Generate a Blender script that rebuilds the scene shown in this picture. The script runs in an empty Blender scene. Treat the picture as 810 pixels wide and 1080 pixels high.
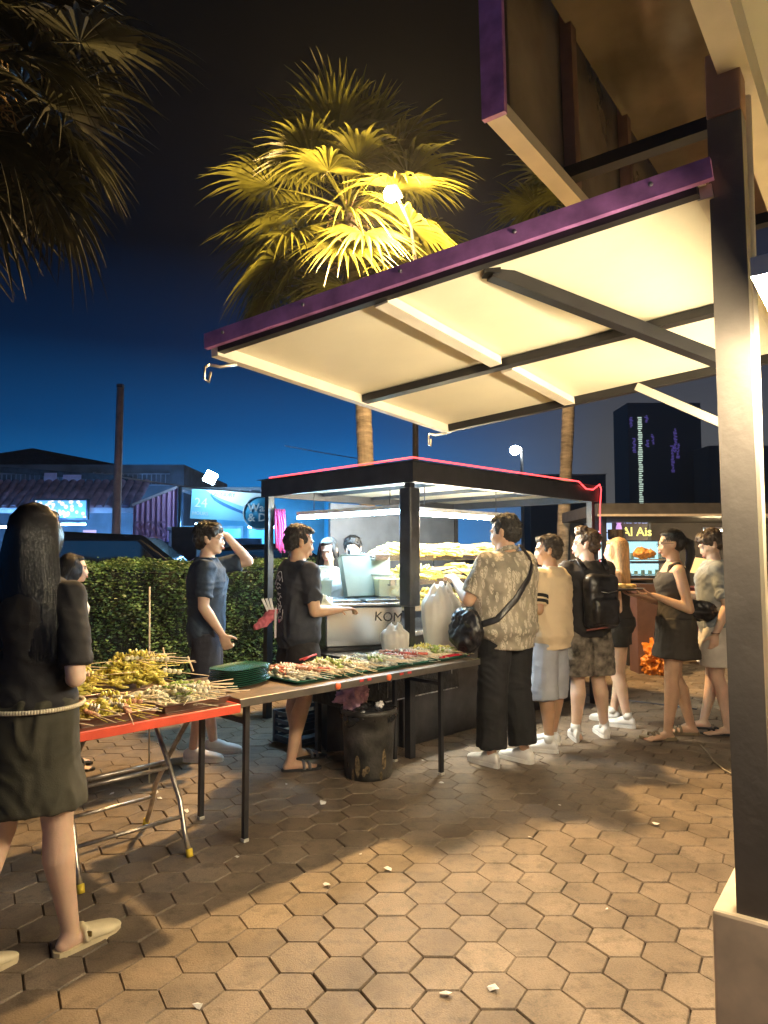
import bpy, bmesh, math, random
import numpy as np
from mathutils import Vector, Matrix, noise, Euler
rnd = random.Random(7)
R = math.radians
scene = bpy.context.scene
COL = scene.collection
# ---------------------------------------------------------------- camera
FPX, CAMZ = 740.0, 1.454
PITCH = math.atan(46.0/FPX)
cam_d = bpy.data.cameras.new('camera'); cam = bpy.data.objects.new('camera', cam_d); COL.objects.link(cam)
cam.location = (0, 0, CAMZ); cam.rotation_euler = (math.pi/2+PITCH, 0, 0)
cam_d.sensor_fit = 'VERTICAL'; cam_d.sensor_height = 36; cam_d.sensor_width = 27
cam_d.lens = 36*FPX/1080; cam_d.clip_start = 0.05; cam_d.clip_end = 2000
scene.camera = cam
# ---------------------------------------------------------------- world: night sky with blue glow at the horizon
world = bpy.data.worlds.new('World'); scene.world = world; world.use_nodes = True
wn = world.node_tree; wn.nodes.clear()
w_out = wn.nodes.new('ShaderNodeOutputWorld'); w_bg = wn.nodes.new('ShaderNodeBackground')
w_tc = wn.nodes.new('ShaderNodeTexCoord'); w_sep = wn.nodes.new('ShaderNodeSeparateXYZ')
w_r = wn.nodes.new('ShaderNodeValToRGB'); w_r2 = wn.nodes.new('ShaderNodeValToRGB')
w_mx = wn.nodes.new('ShaderNodeMix'); w_mx.data_type = 'RGBA'
w_mr = wn.nodes.new('ShaderNodeMapRange')
wn.links.new(w_tc.outputs['Generated'], w_sep.inputs[0])
wn.links.new(w_sep.outputs['Z'], w_r.inputs[0]); wn.links.new(w_sep.outputs['Z'], w_r2.inputs[0])
def ramp(node, stops):
    e = node.color_ramp.elements
    while len(e) > 1: e.remove(e[-1])
    e[0].position = stops[0][0]; e[0].color = (*stops[0][1], 1)
    for p, c in stops[1:]:
        k = e.new(p); k.color = (*c, 1)
ramp(w_r, [(0.0, (.0025,.028,.075)), (.07, (.0012,.017,.048)), (.17, (.0004,.006,.020)), (.28, (.0001,.0010,.004)), (.40, (.00005,.0001,.0003)), (.6, (.0001,.0001,.0001)), (1, (.0001,.0001,.0001))])
ramp(w_r2, [(0.0, (.014,.0135,.013)), (.16, (.010,.0105,.012)), (.30, (.0035,.004,.007)), (.50, (.0004,.0002,.0001)), (1, (.0003,.0002,.0002))])
wn.links.new(w_sep.outputs['X'], w_mr.inputs[0])
w_mr.inputs[1].default_value = -0.05; w_mr.inputs[2].default_value = 0.30
wn.links.new(w_mr.outputs[0], w_mx.inputs[0]); wn.links.new(w_r.outputs[0], w_mx.inputs[6]); wn.links.new(w_r2.outputs[0], w_mx.inputs[7])
w_az = wn.nodes.new('ShaderNodeMapRange'); w_az.interpolation_type = 'SMOOTHSTEP'; wn.links.new(w_sep.outputs['X'], w_az.inputs[0])
w_az.inputs[1].default_value = -.60; w_az.inputs[2].default_value = -.02; w_az.inputs[3].default_value = 1.0; w_az.inputs[4].default_value = 2.1  # extra blue behind the stall stands in for the tube's lens veil
w_sc = wn.nodes.new('ShaderNodeVectorMath'); w_sc.operation = 'SCALE'; wn.links.new(w_r.outputs[0], w_sc.inputs[0]); wn.links.new(w_az.outputs[0], w_sc.inputs['Scale'])
wn.links.new(w_sc.outputs[0], w_mx.inputs[6])
wn.links.new(w_mx.outputs[2], w_bg.inputs[0]); w_bg.inputs[1].default_value = 1.7
wn.links.new(w_bg.outputs[0], w_out.inputs[0])
scene.view_settings.view_transform = 'Standard'; scene.view_settings.look = 'None'
scene.view_settings.exposure = 2.1; scene.view_settings.gamma = 1; scene.view_settings.use_curve_mapping = False
scene.cycles.use_denoising = True
scene.cycles.max_bounces = 6; scene.cycles.diffuse_bounces = 3; scene.cycles.glossy_bounces = 3
scene.cycles.transmission_bounces = 4; scene.cycles.transparent_max_bounces = 8; scene.cycles.volume_bounces = 0
scene.cycles.sample_clamp_indirect = 4.0; scene.cycles.use_light_tree = True
# ---------------------------------------------------------------- pixel -> point
cp, sp = math.cos(PITCH), math.sin(PITCH)
def ray(px, py):
    x = (px-405)/FPX; u = (540-py)/FPX
    return Vector((x, cp-u*sp, sp+u*cp))
def at(px, py, Y):
    d = ray(px, py); return Vector((0,0,CAMZ)) + d*(Y/d.y)
def ground(px, py, z=0.0):
    d = ray(px, py); return Vector((0,0,CAMZ)) + d*((z-CAMZ)/d.z)
# ---------------------------------------------------------------- materials
MATS = {}
def mat(name, col, rough=.6, metal=0, var=.12, vscale=8, bump=0, bscale=60, emit=None, estr=0, trans=0, sss=0, spec=.5, alpha=1, stretch=None, coat=0, transl=0):
    if name in MATS: return MATS[name]
    m = bpy.data.materials.new(name); m.use_nodes = True; nt = m.node_tree; b = nt.nodes['Principled BSDF']
    b.inputs['Roughness'].default_value = rough; b.inputs['Metallic'].default_value = metal
    b.inputs['Specular IOR Level'].default_value = spec
    if trans: b.inputs['Transmission Weight'].default_value = trans
    if coat: b.inputs['Coat Weight'].default_value = coat
    if sss:
        b.inputs['Subsurface Weight'].default_value = sss; b.inputs['Subsurface Radius'].default_value = (.02,.008,.004)
        b.inputs['Subsurface Scale'].default_value = .4
    if alpha < 1: b.inputs['Alpha'].default_value = alpha
    tc = nt.nodes.new('ShaderNodeTexCoord'); mp = nt.nodes.new('ShaderNodeMapping')
    nt.links.new(tc.outputs['Object'], mp.inputs[0])
    if stretch: mp.inputs['Scale'].default_value = stretch
    n = nt.nodes.new('ShaderNodeTexNoise'); n.inputs['Scale'].default_value = vscale; n.inputs['Detail'].default_value = 5
    nt.links.new(mp.outputs[0], n.inputs['Vector'])
    r = nt.nodes.new('ShaderNodeValToRGB')
    lo = [max(0, c*(1-var*1.6)) for c in col]; hi = [min(1, c*(1+var*1.3)) for c in col]
    ramp(r, [(.3, lo), (.7, hi)])
    nt.links.new(n.outputs[0], r.inputs[0]); nt.links.new(r.outputs[0], b.inputs['Base Color'])
    if emit:
        b.inputs['Emission Color'].default_value = (*emit, 1); b.inputs['Emission Strength'].default_value = estr
    if bump:
        n2 = nt.nodes.new('ShaderNodeTexNoise'); n2.inputs['Scale'].default_value = bscale; n2.inputs['Detail'].default_value = 4
        nt.links.new(mp.outputs[0], n2.inputs['Vector'])
        bp = nt.nodes.new('ShaderNodeBump'); bp.inputs['Strength'].default_value = bump; bp.inputs['Distance'].default_value = .01
        nt.links.new(n2.outputs[0], bp.inputs['Height']); nt.links.new(bp.outputs[0], b.inputs['Normal'])
    if transl:
        tl = nt.nodes.new('ShaderNodeBsdfTranslucent'); mx = nt.nodes.new('ShaderNodeMixShader'); mx.inputs[0].default_value = transl
        nt.links.new(r.outputs[0], tl.inputs[0]); nt.links.new(b.outputs[0], mx.inputs[1]); nt.links.new(tl.outputs[0], mx.inputs[2])
        nt.links.new(mx.outputs[0], nt.nodes['Material Output'].inputs[0])
    m.diffuse_color = (*col, 1)
    MATS[name] = m
    return m
def emat(name, col, strength):
    if name in MATS: return MATS[name]
    m = bpy.data.materials.new(name); m.use_nodes = True; nt = m.node_tree; b = nt.nodes['Principled BSDF']
    b.inputs['Base Color'].default_value = (*[min(1, c) for c in col], 1); b.inputs['Emission Color'].default_value = (*col, 1); b.inputs['Emission Strength'].default_value = strength
    MATS[name] = m; return m
# ---------------------------------------------------------------- mesh builder
def basis(d, up=Vector((0,0,1))):
    d = d.normalized()
    if abs(d.dot(up)) > .98: up = Vector((0,1,0)) if abs(d.y) < .9 else Vector((1,0,0))
    a = up.cross(d).normalized(); b = d.cross(a); return a, b
class MB:
    def __init__(s): s.v = []; s.f = []; s.m = []; s.sm = []
    def add(s, vs, fs, mi=0, smooth=False):
        o = len(s.v); s.v += [tuple(v) for v in vs]; s.f += [tuple(i+o for i in f) for f in fs]
        s.m += [mi]*len(fs); s.sm += [smooth]*len(fs); return s
    def box(s, c, size, rot=None, mi=0, bev=0):
        x, y, z = (k/2 for k in size); c = Vector(c)
        if bev:
            bev = min(bev, x*.9, y*.9, z*.9); pts = []; 
            bm = bmesh.new(); bmesh.ops.create_cube(bm, size=1)
            for v in bm.verts: v.co = Vector((v.co.x*size[0], v.co.y*size[1], v.co.z*size[2]))
            bmesh.ops.bevel(bm, geom=list(bm.edges), offset=bev, segments=2, affect='EDGES', profile=.5)
            bm.verts.index_update()
            vs = [v.co.copy() for v in bm.verts]; fs = [[v.index for v in f.verts] for f in bm.faces]; bm.free()
        else:
            vs = [Vector(p) for p in ((-x,-y,-z),(x,-y,-z),(x,y,-z),(-x,y,-z),(-x,-y,z),(x,-y,z),(x,y,z),(-x,y,z))]
            fs = [(0,3,2,1),(4,5,6,7),(0,1,5,4),(1,2,6,5),(2,3,7,6),(3,0,4,7)]
        if rot is not None:
            M = rot if isinstance(rot, Matrix) else Euler(rot).to_matrix()
            vs = [M @ v for v in vs]
        return s.add([v+c for v in vs], fs, mi)
    def bar(s, a, b, w, h, mi=0, up=Vector((0,0,1))):
        a, b = Vector(a), Vector(b); d = b-a; x, y = basis(d, up)
        M = Matrix((x, y, d.normalized())).transposed()
        return s.box((a+b)/2, (w, h, d.length), M, mi)
    def loft(s, rings, mi=0, smooth=True, cap=True, n=20, close=False):
        # rings: list of (center, rx, ry, axis_x, axis_y)
        vs = []; fs = []
        for (c, rx, ry, ax, ay) in rings:
            for i in range(n):
                t = 2*math.pi*i/n
                vs.append(Vector(c)+ax*(rx*math.cos(t))+ay*(ry*math.sin(t)))
        for k in range(len(rings)-1):
            for i in range(n):
                j = (i+1) % n; fs.append((k*n+i, k*n+j, (k+1)*n+j, (k+1)*n+i))
        if cap:
            fs.append(tuple(range(n))[::-1]); fs.append(tuple((len(rings)-1)*n+i for i in range(n)))
        return s.add(vs, fs, mi, smooth)
    def tube(s, pts, r, n=8, mi=0, smooth=True, cap=True):
        pts = [Vector(p) for p in pts]; rs = r if isinstance(r, (list, tuple)) else [r]*len(pts)
        rings = []; pa = None
        for i, p in enumerate(pts):
            d = (pts[min(i+1, len(pts)-1)]-pts[max(i-1, 0)])
            if d.length < 1e-9: d = Vector((0,0,1))
            d.normalize()
            if pa is None: a, b = basis(d)
            else:
                a = (pa-d*pa.dot(d))
                a = a.normalized() if a.length > 1e-6 else basis(d)[0]
                b = d.cross(a)
            pa = a; rings.append((p, rs[i], rs[i], a, b))
        return s.loft(rings, mi, smooth, cap, n)
    def ell(s, c, r, rot=None, mi=0, nu=16, nv=10):
        c = Vector(c); vs = []; fs = []; r = (r, r, r) if not isinstance(r, (tuple, list)) else r
        M = Euler(rot).to_matrix() if rot is not None and not isinstance(rot, Matrix) else rot
        for j in range(nv+1):
            ph = math.pi*j/nv
            for i in range(nu):
                t = 2*math.pi*i/nu
                p = Vector((r[0]*math.sin(ph)*math.cos(t), r[1]*math.sin(ph)*math.sin(t), r[2]*math.cos(ph)))
                if M is not None: p = M @ p
                vs.append(p+c)
        for j in range(nv):
            for i in range(nu):
                k = (i+1) % nu
                fs.append((j*nu+i, (j+1)*nu+i, (j+1)*nu+k, j*nu+k))
        return s.add(vs, fs, mi, True)
    def cap(s, a, ra, b, rb, n=12, mi=0):
        a, b = Vector(a), Vector(b)
        s.ell(a, ra, None, mi, n, 8); s.ell(b, rb, None, mi, n, 8); return s.tube([a, b], [ra, rb], n, mi)
    def lathe(s, c, prof, n=24, mi=0, smooth=True, capt=True, capb=True):
        c = Vector(c); X, Y = Vector((1,0,0)), Vector((0,1,0))
        vs = []; fs = []
        for r, z in prof:
            for i in range(n):
                t = 2*math.pi*i/n; vs.append(c+Vector((r*math.cos(t), r*math.sin(t), z)))
        for k in range(len(prof)-1):
            for i in range(n):
                j = (i+1) % n; fs.append((k*n+i, k*n+j, (k+1)*n+j, (k+1)*n+i))
        if capb: fs.append(tuple(range(n))[::-1])
        if capt: fs.append(tuple((len(prof)-1)*n+i for i in range(n)))
        return s.add(vs, fs, mi, smooth)
    def mesh(s, name):
        me = bpy.data.meshes.new(name); me.from_pydata(s.v, [], s.f)
        me.polygons.foreach_set('material_index', s.m); me.polygons.foreach_set('use_smooth', s.sm); me.update()
        return me
    def build(s, name, mats, parent=None, loc=None, rotz=0):
        return obj(name, s.mesh(name), mats, parent, loc, rotz)
def obj(name, me, mats, parent=None, loc=None, rotz=0):
    o = bpy.data.objects.new(name, me); COL.objects.link(o)
    if not isinstance(mats, (list, tuple)): mats = [mats]
    me.materials.clear()
    for m in mats: me.materials.append(m)
    if parent: o.parent = parent
    if loc is not None: o.location = loc
    if rotz: o.rotation_euler = (0, 0, rotz)
    return o
def thing(name, label, cat, loc=(0,0,0), rotz=0, group=None):
    o = bpy.data.objects.new(name, None); COL.objects.link(o); o.empty_display_size = .1
    o.location = loc; o.rotation_euler = (0, 0, rotz); o['label'] = label; o['category'] = cat
    if group: o['group'] = group
    return o
def tag(o, label, cat, group=None):
    o['label'] = label; o['category'] = cat
    if group: o['group'] = group
    return o
def struct(o): o['kind'] = 'structure'; return o
def dup(root, loc=None, rot=None, label=None, group=None, scale=None):
    r = root.copy(); COL.objects.link(r)
    if loc is not None: r.location = loc
    if rot is not None: r.rotation_euler = rot
    if scale is not None: r.scale = (scale, scale, scale)
    if label: r['label'] = label
    if group: r['group'] = group
    for ch in list(root.children):
        c = ch.copy(); COL.objects.link(c); c.parent = r
        for g in list(ch.children):
            d = g.copy(); COL.objects.link(d); d.parent = c
    return r
def remesh(mb, name, voxel, smooth=2, disp=None):
    me = mb.mesh(name+'_src'); o = bpy.data.objects.new('tmp', me); COL.objects.link(o)
    m = o.modifiers.new('r', 'REMESH'); m.mode = 'VOXEL'; m.voxel_size = voxel; m.use_smooth_shade = True
    if smooth:
        q = o.modifiers.new('s', 'SMOOTH'); q.factor = .5; q.iterations = smooth
    dg = bpy.context.evaluated_depsgraph_get(); dg.update()
    res = bpy.data.meshes.new_from_object(o.evaluated_get(dg)); res.name = name
    bpy.data.objects.remove(o); bpy.data.meshes.remove(me)
    if disp:
        n = len(res.vertices); co = np.empty(n*3); nn = np.empty(n*3)
        res.vertices.foreach_get('co', co); res.vertices.foreach_get('normal', nn)
        co = co.reshape(-1,3); nn = nn.reshape(-1,3); d = np.array([disp(Vector(c)) for c in co.tolist()])
        co += nn*d[:,None]; res.vertices.foreach_set('co', co.ravel()); res.update()
    res.polygons.foreach_set('use_smooth', [True]*len(res.polygons))
    return res
def text_mesh(body, size, extrude=.002, bold=0, align='CENTER', spacing=1):
    c = bpy.data.curves.new('txt', 'FONT'); c.body = body; c.size = size; c.extrude = extrude; c.offset = bold; c.align_x = align; c.align_y = 'CENTER'; c.resolution_u = 3
    c.space_character = spacing
    o = bpy.data.objects.new('tmp', c); COL.objects.link(o)
    dg = bpy.context.evaluated_depsgraph_get(); dg.update()
    me = bpy.data.meshes.new_from_object(o.evaluated_get(dg)); bpy.data.objects.remove(o); bpy.data.curves.remove(c)
    return me
def text_part(name, body, size, m, parent, loc, rot, **k):
    o = obj(name, text_mesh(body, size, **k), m, parent, loc); o.rotation_euler = rot; return o
def orient(mat3_cols):  # columns
    return Matrix(mat3_cols).transposed()
# ---------------------------------------------------------------- lamps' power and colour
SODIUM_W, SODIUM_C = 640, (1.0, .62, .25)
TUBE_COOL, TUBE_WARM = 26, 24
STALL_TUBE = 12
def point_light(name, loc, w, col, r=.08, parent=None):
    l = bpy.data.lights.new(name, 'POINT'); l.energy = w; l.color = col; l.shadow_soft_size = r
    o = bpy.data.objects.new(name, l); COL.objects.link(o); o.location = loc
    if parent: o.parent = parent
    return o
# ================================================================ GROUND
# paver field: real bevelled hexagons, 0.225 m corner to corner
def tile_mat():
    m = bpy.data.materials.new('paver concrete'); m.use_nodes = True; nt = m.node_tree; b = nt.nodes['Principled BSDF']
    L = nt.links.new
    tc = nt.nodes.new('ShaderNodeTexCoord'); at_ = nt.nodes.new('ShaderNodeAttribute'); at_.attribute_name = 'tile_tone'
    r = nt.nodes.new('ShaderNodeValToRGB'); ramp(r, [(0, (.160,.122,.090)), (.5, (.195,.152,.114)), (1, (.240,.190,.145))])
    L(at_.outputs['Fac'], r.inputs[0])
    n1 = nt.nodes.new('ShaderNodeTexNoise'); n1.inputs['Scale'].default_value = 3.4; n1.inputs['Detail'].default_value = 6
    n2 = nt.nodes.new('ShaderNodeTexNoise'); n2.inputs['Scale'].default_value = 170; n2.inputs['Detail'].default_value = 3
    n3 = nt.nodes.new('ShaderNodeTexNoise'); n3.inputs['Scale'].default_value = 14; n3.inputs['Detail'].default_value = 7; n3.inputs['Roughness'].default_value = .7
    for n in (n1, n2, n3): L(tc.outputs['Object'], n.inputs['Vector'])
    m1 = nt.nodes.new('ShaderNodeMix'); m1.data_type = 'RGBA'; m1.blend_type = 'MULTIPLY'; m1.inputs[0].default_value = .75
    r1 = nt.nodes.new('ShaderNodeValToRGB'); ramp(r1, [(.30, (.50,.48,.46)), (.60, (1.15,1.12,1.08))])
    L(n1.outputs[0], r1.inputs[0]); L(r.outputs[0], m1.inputs[6]); L(r1.outputs[0], m1.inputs[7])
    m2 = nt.nodes.new('ShaderNodeMix'); m2.data_type = 'RGBA'; m2.blend_type = 'MULTIPLY'; m2.inputs[0].default_value = .6
    r2 = nt.nodes.new('ShaderNodeValToRGB'); ramp(r2, [(.28, (.50,.48,.46)), (.55, (1,1,1)), (.74, (1.25,1.25,1.25))])
    L(n2.outputs[0], r2.inputs[0]); L(m1.outputs[2], m2.inputs[6]); L(r2.outputs[0], m2.inputs[7])
    m3 = nt.nodes.new('ShaderNodeMix'); m3.data_type = 'RGBA'; m3.blend_type = 'MULTIPLY'; m3.inputs[0].default_value = .8
    r3 = nt.nodes.new('ShaderNodeValToRGB'); ramp(r3, [(.36, (.5,.48,.46)), (.5, (1,1,1))])
    L(n3.outputs[0], r3.inputs[0]); L(m2.outputs[2], m3.inputs[6]); L(r3.outputs[0], m3.inputs[7])
    L(m3.outputs[2], b.inputs['Base Color'])
    rr = nt.nodes.new('ShaderNodeMapRange'); rr.inputs[3].default_value = .42; rr.inputs[4].default_value = .85; L(n3.outputs[0], rr.inputs[0]); L(rr.outputs[0], b.inputs['Roughness'])
    bp = nt.nodes.new('ShaderNodeBump'); bp.inputs['Strength'].default_value = .5; bp.inputs['Distance'].default_value = .004
    ad = nt.nodes.new('ShaderNodeMath'); ad.operation = 'ADD'; L(n2.outputs[0], ad.inputs[0]); L(n3.outputs[0], ad.inputs[1])
    L(ad.outputs[0], bp.inputs['Height']); L(bp.outputs[0], b.inputs['Normal'])
    return m
S = .1125
mb = MB(); tones = []
dx, dy = 1.5*S, math.sqrt(3)*S
for i in range(-48, 56):
    for j in range(2, 72):
        cx = i*dx+.03; cy = j*dy + (dy/2 if i % 2 else 0) - .085
        if cy < .7 or abs(cx) > .75*cy+1.6 or cy > 12.5: continue
        a = rnd.uniform(-.006, .006); tx, ty = rnd.uniform(-.012,.012), rnd.uniform(-.012,.012); hz = rnd.uniform(-.0015,.0015)
        vs = []
        for (rad, z) in ((S*.984, -.02), (S*.984, -.005), (S*.950, 0)):
            for k in range(6):
                t = math.pi/3*k + a; x = rad*math.cos(t); y = rad*math.sin(t)
                vs.append((cx+x+(.0015*math.sin(k*7+i)), cy+y, z+hz+x*tx+y*ty))
        fs = [tuple(range(12, 18))]
        for q in (0, 6):
            for k in range(6):
                l = (k+1) % 6; fs.append((q+k, q+l, q+6+l, q+6+k))
        mb.add(vs, fs); tones += [min(1, max(0, rnd.gauss(.5, .22)))]*len(fs)
g = struct(mb.build('paved_ground', tile_mat()))
att = g.data.attributes.new('tile_tone', 'FLOAT', 'FACE'); att.data.foreach_set('value', tones)
sand = mat('joint sand', (.105,.085,.065), .95, var=.3, vscale=30, bump=.6, bscale=120)
mb = MB(); mb.add([(-400,-60,-.016),(400,-60,-.016),(400,700,-.016),(-400,700,-.016)], [(0,1,2,3)]); struct(mb.build('ground', sand))
asph = mat('asphalt', (.045,.045,.048), .8, var=.25, vscale=3, bump=.6, bscale=150)
mb = MB(); mb.add([(-60,12.6,-.008),(60,12.6,-.008),(60,60,-.008),(-60,60,-.008)], [(0,1,2,3)]); struct(mb.build('road', asph))
mb = MB(); mb.box((0,12.53,.03), (100,.12,.12), bev=.015); struct(mb.build('kerb', mat('kerb', (.3,.29,.27), .8, bump=.3)))
# ================================================================ PALMS
leaf_green = mat('palm leaf', (.13,.135,.022), .36, var=.45, vscale=3, transl=.42, bump=.2, bscale=90)
trunk_m = mat('palm trunk', (.22,.19,.16), .9, var=.3, vscale=6, bump=1, bscale=26, stretch=(1,1,4))
def fan_leaf(mb, base, dirv, plen, blade, rr, nseg=34):
    d = dirv.normalized(); up = Vector((0,0,1))
    side = d.cross(up); side = side.normalized() if side.length > .05 else Vector((1,0,0))
    # petiole bends down
    pts = [base+d*plen*t+Vector((0,0,-.18*plen*t*t)) for t in (0,.33,.66,1)]
    mb.tube(pts, [.022,.016,.012,.009], 5)
    c = pts[-1]; fd = (pts[-1]-pts[-2]).normalized(); nrm = side.cross(fd).normalized()
    tilt = rr.uniform(-.35,.35); side = (side*math.cos(tilt)+nrm*math.sin(tilt)).normalized(); nrm = side.cross(fd).normalized()
    span = R(rr.uniform(120,142))
    for k in range(nseg):
        t = -span + 2*span*k/(nseg-1) + rr.uniform(-.02,.02)
        sd = fd*math.cos(t)+side*math.sin(t)
        L = blade*(.62+.38*math.cos(t*.62))*rr.uniform(.85,1.08)
        wv = sd.cross(nrm).normalized(); droop = rr.uniform(.06,.34) * (1+.4*abs(math.sin(t)))
        prof = ((0,.005),(.22,.024),(.48,.031),(.70,.017),(.87,.008),(1,.001))
        prev = None; vs = []; fs = []
        for (q, w) in prof:
            p = c+sd*(L*q)+nrm*(-.10*blade*math.cos(t*2)*q*0+.07*L*math.sin(q*3.1))+Vector((0,0,-droop*L*max(0,q-.42)**1.7*1.6))
            fold = w*.7*(1 if k % 2 else -1)
            vs += [p-wv*w, p+nrm*fold, p+wv*w]
        for a in range(len(prof)-1):
            o = a*3; fs += [(o,o+1,o+4,o+3),(o+1,o+2,o+5,o+4)]
        mb.add(vs, fs)
def palm(base, crown, nleaf, blade, plen, seed, label, tr=.15, lm=None, elo=-55, ehi=85, trunk_name='trunk', lean=(0,0)):
    rr = random.Random(seed); t = thing('palm_tree', label, 'palm tree', base)
    b0 = Vector((0,0,0)); c0 = Vector(crown)-Vector(base)
    mb = MB(); n = 60; pts = []; rs = []
    for i in range(n+1):
        q = i/n; p = b0.lerp(c0, q)+Vector((math.sin(q*2)*.08, 0, 0)); pts.append(p)
        rs.append(tr*(1.25-.35*min(1,q*6))*(1+.05*(i % 2))*rr.uniform(.97,1.03)*(1+.25*max(0,q-.9)*10*.3))
    mb.tube(pts, rs, 16, smooth=False); mb.build('trunk', trunk_m, t)
    mb = MB(); 
    for i in range(nleaf):
        az = i*2.39996+rr.uniform(-.25,.25); q = i/(nleaf-1)
        el = R(ehi+(elo-ehi)*(q**.85))+rr.uniform(-.12,.12)
        d = Vector((math.cos(az)*math.cos(el), math.sin(az)*math.cos(el), math.sin(el)))
        fan_leaf(mb, c0+Vector((0,0,.3-.5*q)), d, plen*rr.uniform(.75,1.15), blade*rr.uniform(.85,1.12), rr)
    mb.build('crown', lm or leaf_green, t)
    # fibres and dry leaf stalks under the crown
    mb = MB()
    for i in range(120):
        az = rr.uniform(0, 6.28); z = rr.uniform(-.75,.15); r0 = tr*1.1
        p = c0+Vector((math.cos(az)*r0, math.sin(az)*r0, z)); l = rr.uniform(.15,.5)
        q = p+Vector((math.cos(az)*l*.5, math.sin(az)*l*.5, -l*rr.uniform(-.3,.9)))
        mb.tube([p, (p+q)/2+Vector((math.cos(az)*.05,math.sin(az)*.05,.03)), q], [.012,.007,.002], 4)
    mb.build('dry_fibre', mat('dry palm fibre', (.26,.18,.09), .9, var=.4), t)
    return t
c = at(366, 228, 8.9)
palm((at(393,480,8.9).x, 8.9, 0), c, 60, .90, 1.0, 3, 'tall fan palm lit by the orange street lamp, rising behind the food stall', tr=.11)
c2 = at(600, 250, 11.6)
palm((at(585,480,11.6).x, 11.6, 0), c2, 34, 1.0, 1.0, 5, 'fan palm right of the bright white far lamp, its crown behind the awning flap', tr=.11)
palm((at(-75,480,5.6).x, 5.6, 0), at(-30, 60, 5.6), 44, .95, .85, 11, 'dim fan palm at the left edge with its dark drooping fronds overhead', tr=.14, lm=mat('palm leaf shade colour', (.016,.017,.008), .34, var=.5, vscale=3, transl=.08, bump=.2, bscale=90))  # dimness of the unlit crown is painted into a darker leaf colour
# ================================================================ STREET LAMP IN THE PALM
LP = at(412, 205, 7.25)
t = thing('street_lamp', 'orange street lamp glowing among the palm fronds', 'street lamp', (LP.x+.30, LP.y+.95, 0))
lx, ly = -.30, -.95
pole_m = mat('galvanised pole', (.3,.3,.3), .5, .6)
mb = MB(); mb.tube([(0,0,0),(0,0,LP.z-.3),(-.05,-.12,LP.z+.05),(lx*.8,ly*.8,LP.z+.10)], [.045,.028,.020,.016], 10); mb.build('pole', mat('dark lamp pole', (.05,.045,.04), .6), t)
mb = MB(); mb.box((lx*.86,ly*.86,LP.z+.10), (.13,.26,.05), (0,0,R(-18)), bev=.02); mb.build('lamp_head', pole_m, t)
mb = MB(); mb.ell((lx,ly,LP.z), (.075,.075,.085)); b_ = mb.build('bulb', emat('sodium bulb', (1,.62,.24), 90), t)
pl = point_light('street_lamp_light', (lx,ly,LP.z-.12), SODIUM_W, SODIUM_C, .12, t)
b_.visible_shadow = True
# ================================================================ HEDGE
leafm = mat('hedge leaf', (.10,.17,.055), .45, var=.5, vscale=5, transl=.2)
t = thing('hedge', 'clipped leafy green hedge behind the food tables', 'hedge', (-5.2,5.7,0))
hd = Vector((4.45, 2.3, 0)); hl = hd.length; hu = hd.normalized(); hv = Vector((-hu.y, hu.x, 0))
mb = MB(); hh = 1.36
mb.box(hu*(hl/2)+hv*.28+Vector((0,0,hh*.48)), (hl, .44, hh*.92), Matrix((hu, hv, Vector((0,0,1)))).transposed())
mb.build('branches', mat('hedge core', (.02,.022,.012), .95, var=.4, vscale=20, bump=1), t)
mb = MB()
for i in range(34000):
    u = rnd.uniform(-.05, hl+.05); k = rnd.random()
    if k < .6: v = rnd.gauss(.02,.025); z = hh*rnd.random()
    elif k < .9: v = rnd.uniform(0,.56); z = hh+rnd.gauss(0,.022)
    else: v = .56; z = hh*rnd.random()
    bulge = .05*noise.noise(Vector((u*2.2, z*2.2, 3)))*2
    p = hu*u+hv*(v-bulge)+Vector((0,0,z+.05*noise.noise(Vector((u*2.5,v*3,9)))))
    s_ = rnd.uniform(.013,.028); a = Vector((rnd.gauss(0,1),rnd.gauss(0,1),rnd.gauss(0,1))).normalized(); x, y = basis(a)
    mb.add([p-x*s_, p-y*s_*.5+a*.004, p+x*s_, p+y*s_*.5+a*.004], [(0,1,2,3)])
mb.build('leaves', leafm, t)
# ================================================================ FOOD STALL (local x along the front, y into the stall)
SO = Vector((.21, 5.1, 0)); SA = R(45)
U = Vector((math.cos(SA), math.sin(SA), 0)); V = Vector((-math.sin(SA), math.cos(SA), 0))
def sl(a, b, z=0): return SO+U*a+V*b+Vector((0,0,z))
blk = mat('black painted steel', (.022,.022,.025), .45, var=.3, bump=.15, spec=.5)
cream = mat('cream underside', (.72,.66,.50), .5, var=.05, vscale=3)
steel = mat('stainless steel', (.42,.43,.45), .27, 1, var=.06, vscale=3, bump=.03, bscale=30)
st = thing('food_stall', 'black square canopy food stall edged with a red light strip', 'food stall', SO, SA)
CW, CD, ZT, ZB = 2.72, 1.85, 2.14, 1.99
mb = MB()
for (a0,b0,a1,b1) in ((0,0,CW,0),(0,CD,CW,CD),(0,0,0,CD),(CW,0,CW,CD)):
    ax = abs(a1-a0) > .1
    mb.box(((a0+a1)/2,(b0+b1)/2,(ZT+ZB)/2), ((CW+.04) if ax else .04, .04 if ax else CD-.04, ZT-ZB))
mb.build('canopy_fascia', blk, st)
mb = MB(); mb.box((CW/2,CD/2,ZT-.06), (CW-.045,CD-.045,.03)); mb.build('canopy_ceiling', cream, st)
mb = MB()
vs = [(-.06,-.06,ZT+.004),(CW+.06,-.06,ZT+.004),(CW+.06,CD+.06,ZT+.004),(-.06,CD+.06,ZT+.004),(CW*.3,CD/2,ZT+.13),(CW*.7,CD/2,ZT+.13)]
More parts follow.
